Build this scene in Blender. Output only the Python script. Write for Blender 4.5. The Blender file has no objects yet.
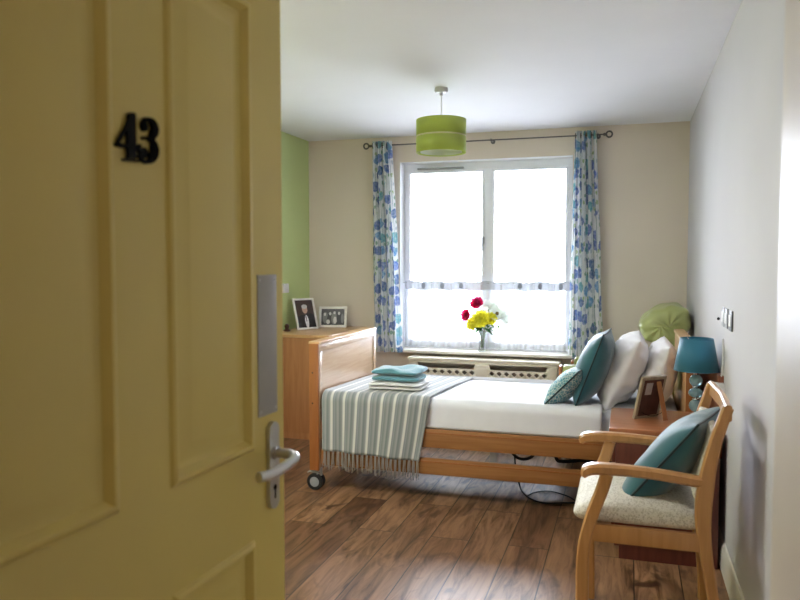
import bpy, bmesh, math, random
from mathutils import Vector, Matrix, noise
from math import sin, cos, pi, radians

random.seed(7)
SC = bpy.context.scene
COL = SC.collection

# ------------------------------------------------------------------ camera
YAW, PITCH = radians(17.27), radians(2.88)
cam_d = bpy.data.cameras.new('camera')
cam_d.sensor_width = 36.0
cam_d.lens = 735.6 / 800 * 36.0
cam_d.clip_start = 0.02
cam_d.dof.use_dof = True
cam_d.dof.focus_distance = 4.0
cam_d.dof.aperture_fstop = 4.5
cam = bpy.data.objects.new('camera', cam_d)
COL.objects.link(cam)
cam.location = (-0.42, -5.94, 1.343)
cam.rotation_euler = (pi / 2 - PITCH, 0, YAW)
SC.camera = cam

# ------------------------------------------------------------------ world, light, exposure
SC.view_settings.view_transform = 'Standard'
SC.view_settings.look = 'None'
SC.view_settings.gamma = 1
SC.view_settings.exposure = 0.0
world = bpy.data.worlds.new('overcast_sky')
SC.world = world
world.use_nodes = True
wb = world.node_tree.nodes['Background']
wb.inputs[0].default_value = (0.85, 0.89, 1.0, 1)
wb.inputs[1].default_value = 34.0

def portal(name, loc, sx, sy, rot):
    l = bpy.data.lights.new(name, 'AREA')
    l.shape = 'RECTANGLE'; l.size = sx; l.size_y = sy
    l.cycles.is_portal = True
    o = bpy.data.objects.new(name, l)
    COL.objects.link(o); o.location = loc; o.rotation_euler = rot
    return o
portal('window_portal', (-1.558, 0.30, 1.405), 1.5, 1.65, (-pi / 2, 0, 0))
CORRIDOR_FILL_W = 25.0  # emission of the unseen fill lamp added in the corridor
ROOM_FILL_W = 36.0        # emission of the fill panel added inside the room

# ------------------------------------------------------------------ helpers
def srgb(r, g, b):
    def f(c):
        c /= 255.0
        return c / 12.92 if c <= 0.04045 else ((c + 0.055) / 1.055) ** 2.4
    return (f(r), f(g), f(b), 1.0)

def newmat(name):
    m = bpy.data.materials.new(name); m.use_nodes = True
    nt = m.node_tree
    return m, nt, nt.nodes['Principled BSDF'], nt.nodes['Material Output']

def N(nt, t, **kw):
    n = nt.nodes.new(t)
    for k, v in kw.items():
        if k.startswith('i_'):
            n.inputs[int(k[2:])].default_value = v
        else:
            setattr(n, k, v)
    return n

def ramp(nt, stops, interp='LINEAR'):
    r = nt.nodes.new('ShaderNodeValToRGB')
    r.color_ramp.interpolation = interp
    e = r.color_ramp.elements
    while len(e) < len(stops): e.new(0.5)
    for el, (p, c) in zip(e, stops):
        el.position = p; el.color = c
    return r

def mixc(nt, fac, a, b, blend='MIX'):
    n = nt.nodes.new('ShaderNodeMix'); n.data_type = 'RGBA'; n.blend_type = blend
    for i, v in ((0, fac), (6, a), (7, b)):
        if hasattr(v, 'is_linked'): nt.links.new(v, n.inputs[i])
        else: n.inputs[i].default_value = v
    return n.outputs[2]

def coords(nt, kind='Object', scale=(1, 1, 1), rot=(0, 0, 0)):
    tc = N(nt, 'ShaderNodeTexCoord'); mp = N(nt, 'ShaderNodeMapping')
    mp.inputs['Scale'].default_value = scale
    mp.inputs['Rotation'].default_value = rot
    nt.links.new(tc.outputs[kind], mp.inputs[0])
    return mp.outputs[0]

def addbump(nt, p, h, strength, dist=0.002):
    b = N(nt, 'ShaderNodeBump'); b.inputs['Strength'].default_value = strength
    b.inputs['Distance'].default_value = dist
    nt.links.new(h, b.inputs['Height']); nt.links.new(b.outputs[0], p.inputs['Normal'])

def plain(name, col, rough=0.6, metal=0.0, var=0.04, scale=18, bump=0.0, bscale=None, sheen=0.0, coat=0.0):
    m, nt, p, out = newmat(name)
    co = coords(nt)
    nz = N(nt, 'ShaderNodeTexNoise'); nz.inputs['Scale'].default_value = scale; nz.inputs['Detail'].default_value = 4
    nt.links.new(co, nz.inputs['Vector'])
    d = [max(0, c * (1 - var)) for c in col[:3]] + [1]; l = [min(1, c * (1 + var)) for c in col[:3]] + [1]
    r = ramp(nt, [(0.35, d), (0.65, l)])
    nt.links.new(nz.outputs[0], r.inputs[0]); nt.links.new(r.outputs[0], p.inputs['Base Color'])
    p.inputs['Roughness'].default_value = rough; p.inputs['Metallic'].default_value = metal
    p.inputs['Sheen Weight'].default_value = sheen
    p.inputs['Coat Weight'].default_value = coat
    if bump:
        n2 = N(nt, 'ShaderNodeTexNoise'); n2.inputs['Scale'].default_value = bscale or scale * 6
        n2.inputs['Detail'].default_value = 3
        nt.links.new(co, n2.inputs['Vector']); addbump(nt, p, n2.outputs[0], bump)
    return m

def wood(name, dark, light, rough=0.4, axis='Z', coat=0.2):
    m, nt, p, out = newmat(name)
    sc = {'X': (1.5, 22, 22), 'Y': (22, 1.5, 22), 'Z': (22, 22, 1.5)}[axis]
    co = coords(nt, scale=sc)
    nz = N(nt, 'ShaderNodeTexNoise'); nz.inputs['Scale'].default_value = 2.0; nz.inputs['Detail'].default_value = 6
    nz.inputs['Distortion'].default_value = 0.6
    nt.links.new(co, nz.inputs['Vector'])
    r = ramp(nt, [(0.3, dark), (0.7, light)])
    nt.links.new(nz.outputs[0], r.inputs[0]); nt.links.new(r.outputs[0], p.inputs['Base Color'])
    p.inputs['Roughness'].default_value = rough
    p.inputs['Coat Weight'].default_value = coat; p.inputs['Coat Roughness'].default_value = 0.25
    addbump(nt, p, nz.outputs[0], 0.08)
    return m

def fabric(name, col, translucent=0.0, weave=420, rough=0.9, bump=0.25, var=0.05, sheen=0.3, scale=12):
    m, nt, p, out = newmat(name)
    co = coords(nt)
    nz = N(nt, 'ShaderNodeTexNoise'); nz.inputs['Scale'].default_value = scale; nz.inputs['Detail'].default_value = 5
    nt.links.new(co, nz.inputs['Vector'])
    d = [c * (1 - var) for c in col[:3]] + [1]; l = [min(1, c * (1 + var)) for c in col[:3]] + [1]
    r = ramp(nt, [(0.35, d), (0.65, l)])
    nt.links.new(nz.outputs[0], r.inputs[0]); nt.links.new(r.outputs[0], p.inputs['Base Color'])
    p.inputs['Roughness'].default_value = rough; p.inputs['Sheen Weight'].default_value = sheen
    p.inputs['Specular IOR Level'].default_value = 0.2
    w = N(nt, 'ShaderNodeTexNoise'); w.inputs['Scale'].default_value = weave
    nt.links.new(co, w.inputs['Vector']); addbump(nt, p, w.outputs[0], bump)
    if translucent:
        t = N(nt, 'ShaderNodeBsdfTranslucent'); nt.links.new(r.outputs[0], t.inputs[0])
        mx = N(nt, 'ShaderNodeMixShader'); mx.inputs[0].default_value = translucent
        nt.links.new(p.outputs[0], mx.inputs[1]); nt.links.new(t.outputs[0], mx.inputs[2])
        nt.links.new(mx.outputs[0], out.inputs[0])
    return m

# ---- mesh collecting
class MB:
    def __init__(s): s.bm = bmesh.new(); s.mi = 0
    def _face(s, vs, smooth=False):
        try:
            f = s.bm.faces.new(vs); f.material_index = s.mi; f.smooth = smooth
            return f
        except ValueError: return None
    def box(s, a, b, bevel=0.0, M=None, seg=2):
        x0, y0, z0 = [min(p, q) for p, q in zip(a, b)]; x1, y1, z1 = [max(p, q) for p, q in zip(a, b)]
        t = bmesh.new()
        v = [t.verts.new(c) for c in ((x0,y0,z0),(x1,y0,z0),(x1,y1,z0),(x0,y1,z0),(x0,y0,z1),(x1,y0,z1),(x1,y1,z1),(x0,y1,z1))]
        for f in ((0,3,2,1),(4,5,6,7),(0,1,5,4),(1,2,6,5),(2,3,7,6),(3,0,4,7)): t.faces.new([v[i] for i in f])
        if bevel:
            bevel = min(bevel, 0.45 * min(x1-x0, y1-y0, z1-z0))
            bmesh.ops.bevel(t, geom=t.edges[:], offset=bevel, segments=seg, profile=0.6, affect='EDGES')
        s.merge(t, M, smooth=bevel > 0)
        return s
    def merge(s, t, M=None, smooth=False):
        if M is not None: bmesh.ops.transform(t, matrix=M, verts=t.verts)
        t.verts.index_update()
        vs = [s.bm.verts.new(v.co) for v in t.verts]
        for f in t.faces: s._face([vs[v.index] for v in f.verts], smooth or f.smooth)
        t.free()
        return s
    def tube(s, pts, r, n=10, cap=True, flat=None):
        """sweep; r is a number or list; flat=(a,b) ellipse factors"""
        pts = [Vector(p) for p in pts]; k = len(pts)
        rs = r if isinstance(r, (list, tuple)) else [r] * k
        up = None; rings = []
        for i, p in enumerate(pts):
            d = (pts[min(i+1, k-1)] - pts[max(i-1, 0)]).normalized()
            if up is None:
                up = Vector((0, 0, 1)) if abs(d.z) < 0.9 else Vector((0, 1, 0))
            up = (up - d * up.dot(d)).normalized(); sd = d.cross(up)
            fa, fb = flat or (1, 1)
            rings.append([s.bm.verts.new(p + (sd * cos(2*pi*j/n) * fa + up * sin(2*pi*j/n) * fb) * rs[i]) for j in range(n)])
        for a, b in zip(rings, rings[1:]):
            for j in range(n): s._face((a[j], a[(j+1)%n], b[(j+1)%n], b[j]), True)
        if cap:
            s._face(rings[0][::-1]); s._face(rings[-1])
        return s
    def bar(s, pts, w, h, side=(0, 1, 0), bevel=0.006):
        """rectangular section swept along pts; w is along 'side', h across"""
        pts = [Vector(p) for p in pts]; k = len(pts); side = Vector(side).normalized()
        ws = w if isinstance(w, (list, tuple)) else [w] * k
        hs = h if isinstance(h, (list, tuple)) else [h] * k
        rings = []
        for i, p in enumerate(pts):
            d = (pts[min(i+1, k-1)] - pts[max(i-1, 0)]).normalized()
            nrm = side.cross(d).normalized()
            ww, hh, c = ws[i]/2, hs[i]/2, bevel
            c = min(c, ww*.8, hh*.8)
            loop = [(ww-c, hh), (-ww+c, hh), (-ww, hh-c), (-ww, -hh+c), (-ww+c, -hh), (ww-c, -hh), (ww, -hh+c), (ww, hh-c)]
            rings.append([s.bm.verts.new(p + side*a + nrm*b) for a, b in loop])
        for a, b in zip(rings, rings[1:]):
            for j in range(8): s._face((a[j], a[(j+1)%8], b[(j+1)%8], b[j]), True)
        s._face(rings[0][::-1]); s._face(rings[-1])
        return s
    def lathe(s, prof, c=(0, 0, 0), n=32, axis='Z', M=None):
        rings = []
        t = bmesh.new()
        for r, z in prof:
            if r < 1e-6: rings.append([t.verts.new((0, 0, z))])
            else: rings.append([t.verts.new((r*cos(2*pi*j/n), r*sin(2*pi*j/n), z)) for j in range(n)])
        for a, b in zip(rings, rings[1:]):
            for j in range(n):
                vs = [a[j % len(a)], a[(j+1) % len(a)], b[(j+1) % len(b)], b[j % len(b)]]
                u = []
                for v in vs:
                    if v not in u: u.append(v)
                if len(u) > 2:
                    try: t.faces.new(u)
                    except ValueError: pass
        R = Matrix.Identity(4)
        if axis == 'X': R = Matrix.Rotation(pi/2, 4, 'Y')
        if axis == 'Y': R = Matrix.Rotation(-pi/2, 4, 'X')
        s.merge(t, (M or Matrix.Identity(4)) @ Matrix.Translation(c) @ R, smooth=True)
        return s
    def sphere(s, c, r, sc=(1, 1, 1), n=16, M=None):
        t = bmesh.new(); bmesh.ops.create_uvsphere(t, u_segments=n, v_segments=max(6, n*2//3), radius=r)
        s.merge(t, (M or Matrix.Identity(4)) @ Matrix.Translation(c) @ Matrix.Diagonal((*sc, 1)), smooth=True)
        return s
    def torus(s, c, R, r, axis='Y', n=24, m=8):
        pts = []
        for i in range(n + 1):
            a = 2*pi*i/n
            pts.append({'Y': (c[0]+R*cos(a), c[1], c[2]+R*sin(a)), 'Z': (c[0]+R*cos(a), c[1]+R*sin(a), c[2]), 'X': (c[0], c[1]+R*cos(a), c[2]+R*sin(a))}[axis])
        return s.tube(pts, r, m, cap=False)
    def grid(s, f, nu, nv, smooth=True, close_u=False):
        vs = [[s.bm.verts.new(f(i/nu, j/nv)) for j in range(nv+1)] for i in range(nu+1)]
        uv = s.bm.loops.layers.uv.get('UVMap') or s.bm.loops.layers.uv.new('UVMap')
        for i in range(nu):
            for j in range(nv):
                fc = s._face((vs[i][j], vs[i+1][j], vs[i+1][j+1], vs[i][j+1]), smooth)
                if fc:
                    for lp, (a, b) in zip(fc.loops, ((i, j), (i+1, j), (i+1, j+1), (i, j+1))): lp[uv].uv = (a/nu, b/nv)
        return vs
    def poly(s, pts, M=None, thick=0.0, normal=(0, 0, 1)):
        t = bmesh.new(); vs = [t.verts.new(p) for p in pts]
        f = t.faces.new(vs)
        if thick:
            r = bmesh.ops.extrude_face_region(t, geom=[f])
            bmesh.ops.translate(t, vec=Vector(normal)*thick, verts=[g for g in r['geom'] if isinstance(g, bmesh.types.BMVert)])
            bmesh.ops.recalc_face_normals(t, faces=t.faces)
        s.merge(t, M)
        return s

def root_of(o):
    while o.parent: o = o.parent
    return o

def obj(name, mb, mats, parent=None, local=False, mods=None, label=None, sharp=35):
    me = bpy.data.meshes.new(name)
    bmesh.ops.recalc_face_normals(mb.bm, faces=mb.bm.faces) if not getattr(mb, 'open', False) else None
    if parent is not None and not local:
        bmesh.ops.transform(mb.bm, matrix=root_of(parent).matrix_basis.inverted(), verts=mb.bm.verts)
    mb.bm.to_mesh(me); mb.bm.free()
    for m in (mats if isinstance(mats, (list, tuple)) else [mats]): me.materials.append(m)
    try: me.set_sharp_from_angle(angle=radians(sharp))
    except Exception: pass
    o = bpy.data.objects.new(name, me); COL.objects.link(o)
    if parent is not None: o.parent = parent
    if label: o['label'] = label
    return o

def solidify(o, t, off=0.0):
    m = o.modifiers.new('solid', 'SOLIDIFY'); m.thickness = t; m.offset = off
    return o
def subsurf(o, n=1):
    m = o.modifiers.new('sub', 'SUBSURF'); m.levels = n; m.render_levels = n
    return o

def tag(o, label, cat, group=None, kind=None):
    o['label'] = label; o['category'] = cat
    if group: o['group'] = group
    if kind: o['kind'] = kind
    return o
def thing(name, label, cat, loc=(0, 0, 0), rotz=0, group=None, kind=None):
    o = bpy.data.objects.new(name, None); COL.objects.link(o)
    o.location = loc; o.rotation_euler = (0, 0, rotz)
    o.matrix_basis = Matrix.Translation(loc) @ Matrix.Rotation(rotz, 4, 'Z')
    o.empty_display_size = 0.05
    return tag(o, label, cat, group, kind)
def struct(name, mb, m, parent=None, **kw):
    o = obj(name, mb, m, parent, **kw)
    if parent is None: o['kind'] = 'structure'
    return o
def dup(root, loc=None, label=None, parent=None):
    c = root.copy(); COL.objects.link(c); c.parent = parent
    if loc is not None: c.location = loc
    if label: c['label'] = label
    for ch in [x for x in bpy.data.objects if x.parent == root]: dup(ch, parent=c)
    return c

def bez(p0, p1, p2, p3, n=10):
    out = []
    for i in range(n+1):
        t = i/n; u = 1-t
        out.append(tuple(u**3*a + 3*u*u*t*b + 3*u*t*t*c + t**3*d for a, b, c, d in zip(p0, p1, p2, p3)))
    return out
def crom(P, n=6):
    P = [Vector(p) for p in P]; Q = [P[0]*2-P[1]] + P + [P[-1]*2-P[-2]]; out = []
    for i in range(1, len(Q)-2):
        a, b, c, d = Q[i-1:i+3]
        for k in range(n):
            t = k/n
            out.append(0.5*((2*b) + (c-a)*t + (2*a-5*b+4*c-d)*t*t + (3*b-a-3*c+d)*t**3))
    out.append(P[-1]); return out

# ------------------------------------------------------------------ materials
M = {}
M['ceiling'] = plain('ceiling_paint', srgb(244, 244, 250), 0.85, var=0.01, scale=3, bump=0.05, bscale=200)
M['wall'] = plain('magnolia_wall_paint', srgb(228, 216, 200), 0.75, var=0.015, scale=2, bump=0.06, bscale=260)
M['wall_r'] = plain('off_white_wall_paint', srgb(208, 205, 208), 0.85, var=0.015, scale=2, bump=0.06, bscale=260)
M['wall_g'] = plain('green_wall_paint', srgb(200, 214, 150), 0.7, var=0.015, scale=2, bump=0.06, bscale=260)
M['cream'] = plain('cream_satin_paint', srgb(216, 204, 190), 0.4, var=0.01)
M['cover'] = plain('cream_cover_paint', srgb(246, 238, 220), 0.5, var=0.01)
M['skirt'] = plain('white_gloss_paint', srgb(235, 230, 220), 0.3, var=0.01)
M['upvc'] = plain('white_window_frame', srgb(246, 248, 252), 0.3, var=0.01)
for _k in ('wall_r', 'wall', 'wall_g'):
    M[_k].node_tree.nodes['Principled BSDF'].inputs['Specular IOR Level'].default_value = 0.12
M['dark_gap'] = plain('dark_recess', srgb(60, 50, 42), 0.9)
M['door'] = plain('yellow_door_paint', srgb(220, 198, 112), 0.38, var=0.02, scale=3, bump=0.03, bscale=60)
M['alu'] = plain('satin_aluminium', srgb(200, 200, 200), 0.33, metal=1.0, var=0.03)
M['plate'] = plain('brushed_finger_plate', srgb(168, 165, 162), 0.5, metal=0.25, var=0.03)
M['black'] = plain('black_enamel', srgb(8, 7, 8), 0.7)
M['beech'] = wood('beech_wood_upright', srgb(190, 128, 68), srgb(214, 156, 92), 0.35, 'Z')
M['beech_x'] = wood('beech_wood_long', srgb(146, 96, 50), srgb(166, 114, 64), 0.38, 'X')
M['beech_y'] = wood('beech_wood_cross', srgb(206, 168, 134), srgb(222, 188, 154), 0.22, 'Y', coat=1.0)
M['orange'] = wood('orange_beech_edge', srgb(152, 90, 42), srgb(166, 102, 50), 0.4, 'Z')
M['chestw'] = wood('chest_veneer', srgb(164, 108, 66), srgb(180, 124, 80), 0.4, 'Z')
M['chesttop'] = wood('chest_top_veneer', srgb(204, 156, 108), srgb(218, 172, 124), 0.3, 'Y', coat=0.4)
M['ns_top'] = wood('nightstand_top_veneer', srgb(160, 98, 60), srgb(176, 114, 74), 0.3, 'X', coat=0.4)
M['ns'] = wood('nightstand_mahogany', srgb(84, 38, 28), srgb(102, 50, 36), 0.4, 'Z')
M['chairw'] = wood('chair_beech', srgb(178, 126, 72), srgb(196, 144, 88), 0.32, 'Z', coat=0.4)
M['shadow_board'] = wood('shadow_board_brown', srgb(120, 66, 40), srgb(138, 80, 50), 0.45, 'Y')
M['white_f'] = fabric('white_cotton', srgb(238, 238, 242), 0.0, bump=0.15, var=0.015)
M['pillow_f'] = fabric('white_pillow_cotton', srgb(234, 230, 228), bump=0.15, var=0.02)
M['teal'] = fabric('teal_faux_silk', srgb(46, 96, 106), bump=0.2, rough=0.55, sheen=0.5, var=0.12, scale=7)
M['teal_dark'] = fabric('dark_piping', srgb(38, 56, 60), bump=0.1)
M['towel_t'] = fabric('teal_towel', srgb(96, 148, 158), bump=0.9, weave=260, var=0.1, sheen=0.6)
M['towel_w'] = fabric('white_towel', srgb(228, 226, 222), bump=0.9, weave=260, var=0.03, sheen=0.6)
M['green_v'] = plain('green_vinyl', srgb(170, 176, 112), 0.33, var=0.05, scale=6, bump=0.1, bscale=220)
M['mattress'] = fabric('mattress_cover', srgb(205, 208, 214), bump=0.1)
M['metal'] = plain('grey_painted_metal', srgb(150, 152, 156), 0.4, metal=0.4)
M['rubber'] = plain('black_rubber', srgb(24, 24, 26), 0.6)
M['grey_p'] = plain('grey_plastic', srgb(160, 162, 164), 0.4)
M['white_p'] = plain('white_plastic', srgb(232, 232, 230), 0.35)
M['dgrey_p'] = plain('dark_grey_plastic', srgb(96, 98, 100), 0.4)
M['white_fr'] = plain('white_frame_paint', srgb(236, 232, 224), 0.4)
M['greywood'] = wood('weathered_frame_wood', srgb(150, 134, 112), srgb(178, 162, 138), 0.5, 'Z')
M['chrome'] = plain('chrome', srgb(215, 218, 220), 0.12, metal=1.0, var=0.01)
M['rod'] = plain('brushed_steel_rod', srgb(112, 108, 104), 0.3, metal=0.9)
M['rose_p'] = plain('ceiling_rose_plastic', srgb(190, 188, 192), 0.4)

# floor: laminate planks running towards the window
def floor_mat():
    m, nt, p, out = newmat('rustic_oak_laminate')
    L = nt.links.new
    tc = N(nt, 'ShaderNodeTexCoord'); mp = N(nt, 'ShaderNodeMapping')
    mp.inputs['Rotation'].default_value = (0, 0, pi/2)
    L(tc.outputs['Object'], mp.inputs[0])
    def brick(c1, c2, mort, ms):
        b = N(nt, 'ShaderNodeTexBrick'); b.offset = 0.37; b.offset_frequency = 2
        b.inputs['Scale'].default_value = 1.0
        b.inputs['Brick Width'].default_value = 1.25; b.inputs['Row Height'].default_value = 0.19
        b.inputs['Mortar Size'].default_value = ms; b.inputs['Mortar Smooth'].default_value = 0.3
        b.inputs['Color1'].default_value = c1; b.inputs['Color2'].default_value = c2; b.inputs['Mortar'].default_value = mort
        L(mp.outputs[0], b.inputs['Vector']); return b
    rnd = brick((0, 0, 0, 1), (1, 1, 1, 1), (0.5, 0.5, 0.5, 1), 0.0)
    base = brick(srgb(106, 74, 50), srgb(160, 122, 88), srgb(34, 20, 14), 0.003)
    # grain offset per plank
    off = N(nt, 'ShaderNodeVectorMath', operation='SCALE'); off.inputs['Scale'].default_value = 17.0
    L(rnd.outputs['Color'], off.inputs[0])
    ad = N(nt, 'ShaderNodeVectorMath', operation='ADD')
    L(tc.outputs['Object'], ad.inputs[0]); L(off.outputs[0], ad.inputs[1])
    m2 = N(nt, 'ShaderNodeMapping'); m2.inputs['Scale'].default_value = (9, 1.1, 9); L(ad.outputs[0], m2.inputs[0])
    g = N(nt, 'ShaderNodeTexNoise'); g.inputs['Scale'].default_value = 2.2; g.inputs['Detail'].default_value = 8
    g.inputs['Roughness'].default_value = 0.62; g.inputs['Distortion'].default_value = 1.1
    L(m2.outputs[0], g.inputs['Vector'])
    gr = ramp(nt, [(0.33, (0.22, 0.16, 0.12, 1)), (0.45, (0.68, 0.62, 0.57, 1)), (0.55, (1.0, 0.98, 0.96, 1)), (0.72, (1.35, 1.34, 1.34, 1))])
    L(g.outputs[0], gr.inputs[0])
    c = mixc(nt, 0.95, base.outputs['Color'], gr.outputs[0], 'MULTIPLY')
    # knots and dark smudges
    m3 = N(nt, 'ShaderNodeMapping'); m3.inputs['Scale'].default_value = (3.4, 1.5, 1); L(ad.outputs[0], m3.inputs[0])
    k = N(nt, 'ShaderNodeTexNoise'); k.inputs['Scale'].default_value = 1.9; k.inputs['Detail'].default_value = 3
    k.inputs['Distortion'].default_value = 1.6
    L(m3.outputs[0], k.inputs['Vector'])
    kr = ramp(nt, [(0.58, (0, 0, 0, 1)), (0.70, (0.9, 0.9, 0.9, 1))]); L(k.outputs[0], kr.inputs[0])
    c2 = mixc(nt, kr.outputs[0], c, srgb(70, 44, 30))
    L(c2, p.inputs['Base Color'])
    rr = ramp(nt, [(0.3, (0.42,)*3 + (1,)), (0.7, (0.32,)*3 + (1,))]); L(g.outputs[0], rr.inputs[0]); L(rr.outputs[0], p.inputs['Roughness'])
    p.inputs['Specular IOR Level'].default_value = 0.42; p.inputs['Coat Weight'].default_value = 0.12; p.inputs['Coat Roughness'].default_value = 0.3
    hb = mixc(nt, 0.5, g.outputs[0], base.outputs['Fac'], 'SUBTRACT')
    addbump(nt, p, hb, 0.12, 0.003)
    return m
M['floor'] = floor_mat()

def glass_pane():
    m, nt, p, out = newmat('window_glass')
    nt.nodes.remove(p)
    tr = N(nt, 'ShaderNodeBsdfTransparent'); tr.inputs[0].default_value = (0.97, 0.98, 0.98, 1)
    gl = N(nt, 'ShaderNodeBsdfGlossy'); gl.inputs['Roughness'].default_value = 0.02
    fr = N(nt, 'ShaderNodeFresnel'); fr.inputs[0].default_value = 1.45
    mx = N(nt, 'ShaderNodeMixShader')
    nt.links.new(fr.outputs[0], mx.inputs[0]); nt.links.new(tr.outputs[0], mx.inputs[1]); nt.links.new(gl.outputs[0], mx.inputs[2])
    nt.links.new(mx.outputs[0], out.inputs[0])
    return m
M['glass'] = glass_pane()

def clear_glass(name, col, rough=0.03):
    m, nt, p, out = newmat(name)
    p.inputs['Base Color'].default_value = col
    p.inputs['Transmission Weight'].default_value = 0.92
    p.inputs['Roughness'].default_value = rough; p.inputs['IOR'].default_value = 1.48
    return m
M['vase'] = clear_glass('clear_vase_glass', (0.93, 0.96, 0.97, 1))
M['bead'] = clear_glass('aqua_bead_glass', srgb(168, 208, 214), 0.05)
M['bead'].node_tree.nodes['Principled BSDF'].inputs['Transmission Weight'].default_value = 0.6

def net_mat():
    m, nt, p, out = newmat('sheer_net')
    L = nt.links.new
    tc = N(nt, 'ShaderNodeTexCoord')
    tr = N(nt, 'ShaderNodeBsdfTransparent')
    tl = N(nt, 'ShaderNodeBsdfTranslucent'); tl.inputs[0].default_value = (0.9, 0.92, 0.95, 1)
    df = N(nt, 'ShaderNodeBsdfDiffuse'); df.inputs[0].default_value = (0.86, 0.88, 0.92, 1)
    m1 = N(nt, 'ShaderNodeMixShader'); m1.inputs[0].default_value = 0.35
    L(tl.outputs[0], m1.inputs[1]); L(df.outputs[0], m1.inputs[2])
    nz = N(nt, 'ShaderNodeTexNoise'); nz.inputs['Scale'].default_value = 9; nz.inputs['Detail'].default_value = 3
    mp = N(nt, 'ShaderNodeMapping'); mp.inputs['Scale'].default_value = (1, 1, 0.25)
    L(tc.outputs['Object'], mp.inputs[0]); L(mp.outputs[0], nz.inputs['Vector'])
    r = ramp(nt, [(0.35, (0.42,)*3+(1,)), (0.7, (0.75,)*3+(1,))]); L(nz.outputs[0], r.inputs[0])
    mx = N(nt, 'ShaderNodeMixShader'); L(r.outputs[0], mx.inputs[0])
    L(tr.outputs[0], mx.inputs[1]); L(m1.outputs[0], mx.inputs[2]); L(mx.outputs[0], out.inputs[0])
    return m
M['net'] = net_mat()
M['net_hem'] = fabric('net_heading', srgb(214, 218, 226), translucent=0.075, bump=0.05)

def curtain_mat():
    """white cotton printed with watercolour trees in blues, aqua and green; UV.x in metres of cloth, UV.y in metres of drop"""
    m, nt, p, out = newmat('blue_tree_print_cotton')
    L = nt.links.new
    tc = N(nt, 'ShaderNodeTexCoord')
    col = None
    def layer(prev, scale, off, thr, cols, stretch):
        mp = N(nt, 'ShaderNodeMapping'); mp.inputs['Scale'].default_value = (scale*stretch, scale, 1); mp.inputs['Location'].default_value = (off, off*1.7, 0)
        L(tc.outputs['UV'], mp.inputs[0])
        wn = N(nt, 'ShaderNodeTexNoise'); wn.inputs['Scale'].default_value = 2.4; wn.inputs['Detail'].default_value = 3; L(mp.outputs[0], wn.inputs['Vector'])
        wv = N(nt, 'ShaderNodeVectorMath', operation='SCALE'); wv.inputs['Scale'].default_value = 0.5; L(wn.outputs['Color'], wv.inputs[0])
        wa = N(nt, 'ShaderNodeVectorMath', operation='ADD'); L(mp.outputs[0], wa.inputs[0]); L(wv.outputs[0], wa.inputs[1])
        v = N(nt, 'ShaderNodeTexVoronoi', voronoi_dimensions='2D'); v.inputs['Scale'].default_value = 1; v.inputs['Randomness'].default_value = 0.55
        L(wa.outputs[0], v.inputs['Vector'])
        mask = ramp(nt, [(thr-0.03, (1, 1, 1, 1)), (thr+0.03, (0, 0, 0, 1))]); L(v.outputs['Distance'], mask.inputs[0])
        sep = N(nt, 'ShaderNodeSeparateColor'); L(v.outputs['Color'], sep.inputs[0])
        cr = ramp(nt, [(i/len(cols), c) for i, c in enumerate(cols)], 'CONSTANT'); L(sep.outputs[0], cr.inputs[0])
        # soft watercolour wash inside each blob
        wash = N(nt, 'ShaderNodeTexNoise'); wash.inputs['Scale'].default_value = 5; L(mp.outputs[0], wash.inputs['Vector'])
        wr = ramp(nt, [(0.3, (0.55,)*3+(1,)), (0.7, (1,)*3+(1,))]); L(wash.outputs[0], wr.inputs[0])
        mu = N(nt, 'ShaderNodeMath', operation='MULTIPLY'); L(mask.outputs[0], mu.inputs[0]); L(wr.outputs[0], mu.inputs[1])
        return mixc(nt, mu.outputs[0], prev, cr.outputs[0])
    W = srgb(244, 246, 246)
    c = layer(W, 16, 3.3, 0.26, [srgb(170, 196, 130), srgb(244, 246, 246), srgb(196, 206, 214), srgb(120, 170, 140)], 1.6)
    c = layer(c, 9.2, 0.0, 0.37, [srgb(84, 116, 190), srgb(244, 246, 246), srgb(100, 160, 208), srgb(92, 124, 200), srgb(100, 176, 190), srgb(60, 104, 168)], 1.0)
    # thin stems
    mp = N(nt, 'ShaderNodeMapping'); mp.inputs['Scale'].default_value = (9, 2.5, 1); L(tc.outputs['UV'], mp.inputs[0])
    wv = N(nt, 'ShaderNodeTexWave'); wv.inputs['Scale'].default_value = 0.9; wv.inputs['Distortion'].default_value = 2.0; L(mp.outputs[0], wv.inputs['Vector'])
    sr = ramp(nt, [(0.955, (0, 0, 0, 1)), (0.985, (0.6, 0.6, 0.6, 1))]); L(wv.outputs['Fac'], sr.inputs[0])
    c = mixc(nt, sr.outputs[0], c, srgb(96, 130, 130))
    L(c, p.inputs['Base Color']); p.inputs['Roughness'].default_value = 0.85
    t = N(nt, 'ShaderNodeBsdfTranslucent'); L(c, t.inputs[0])
    mx = N(nt, 'ShaderNodeMixShader'); mx.inputs[0].default_value = 0.4
    L(p.outputs[0], mx.inputs[1]); L(t.outputs[0], mx.inputs[2]); L(mx.outputs[0], out.inputs[0])
    return m
M['curtain'] = curtain_mat()

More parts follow.
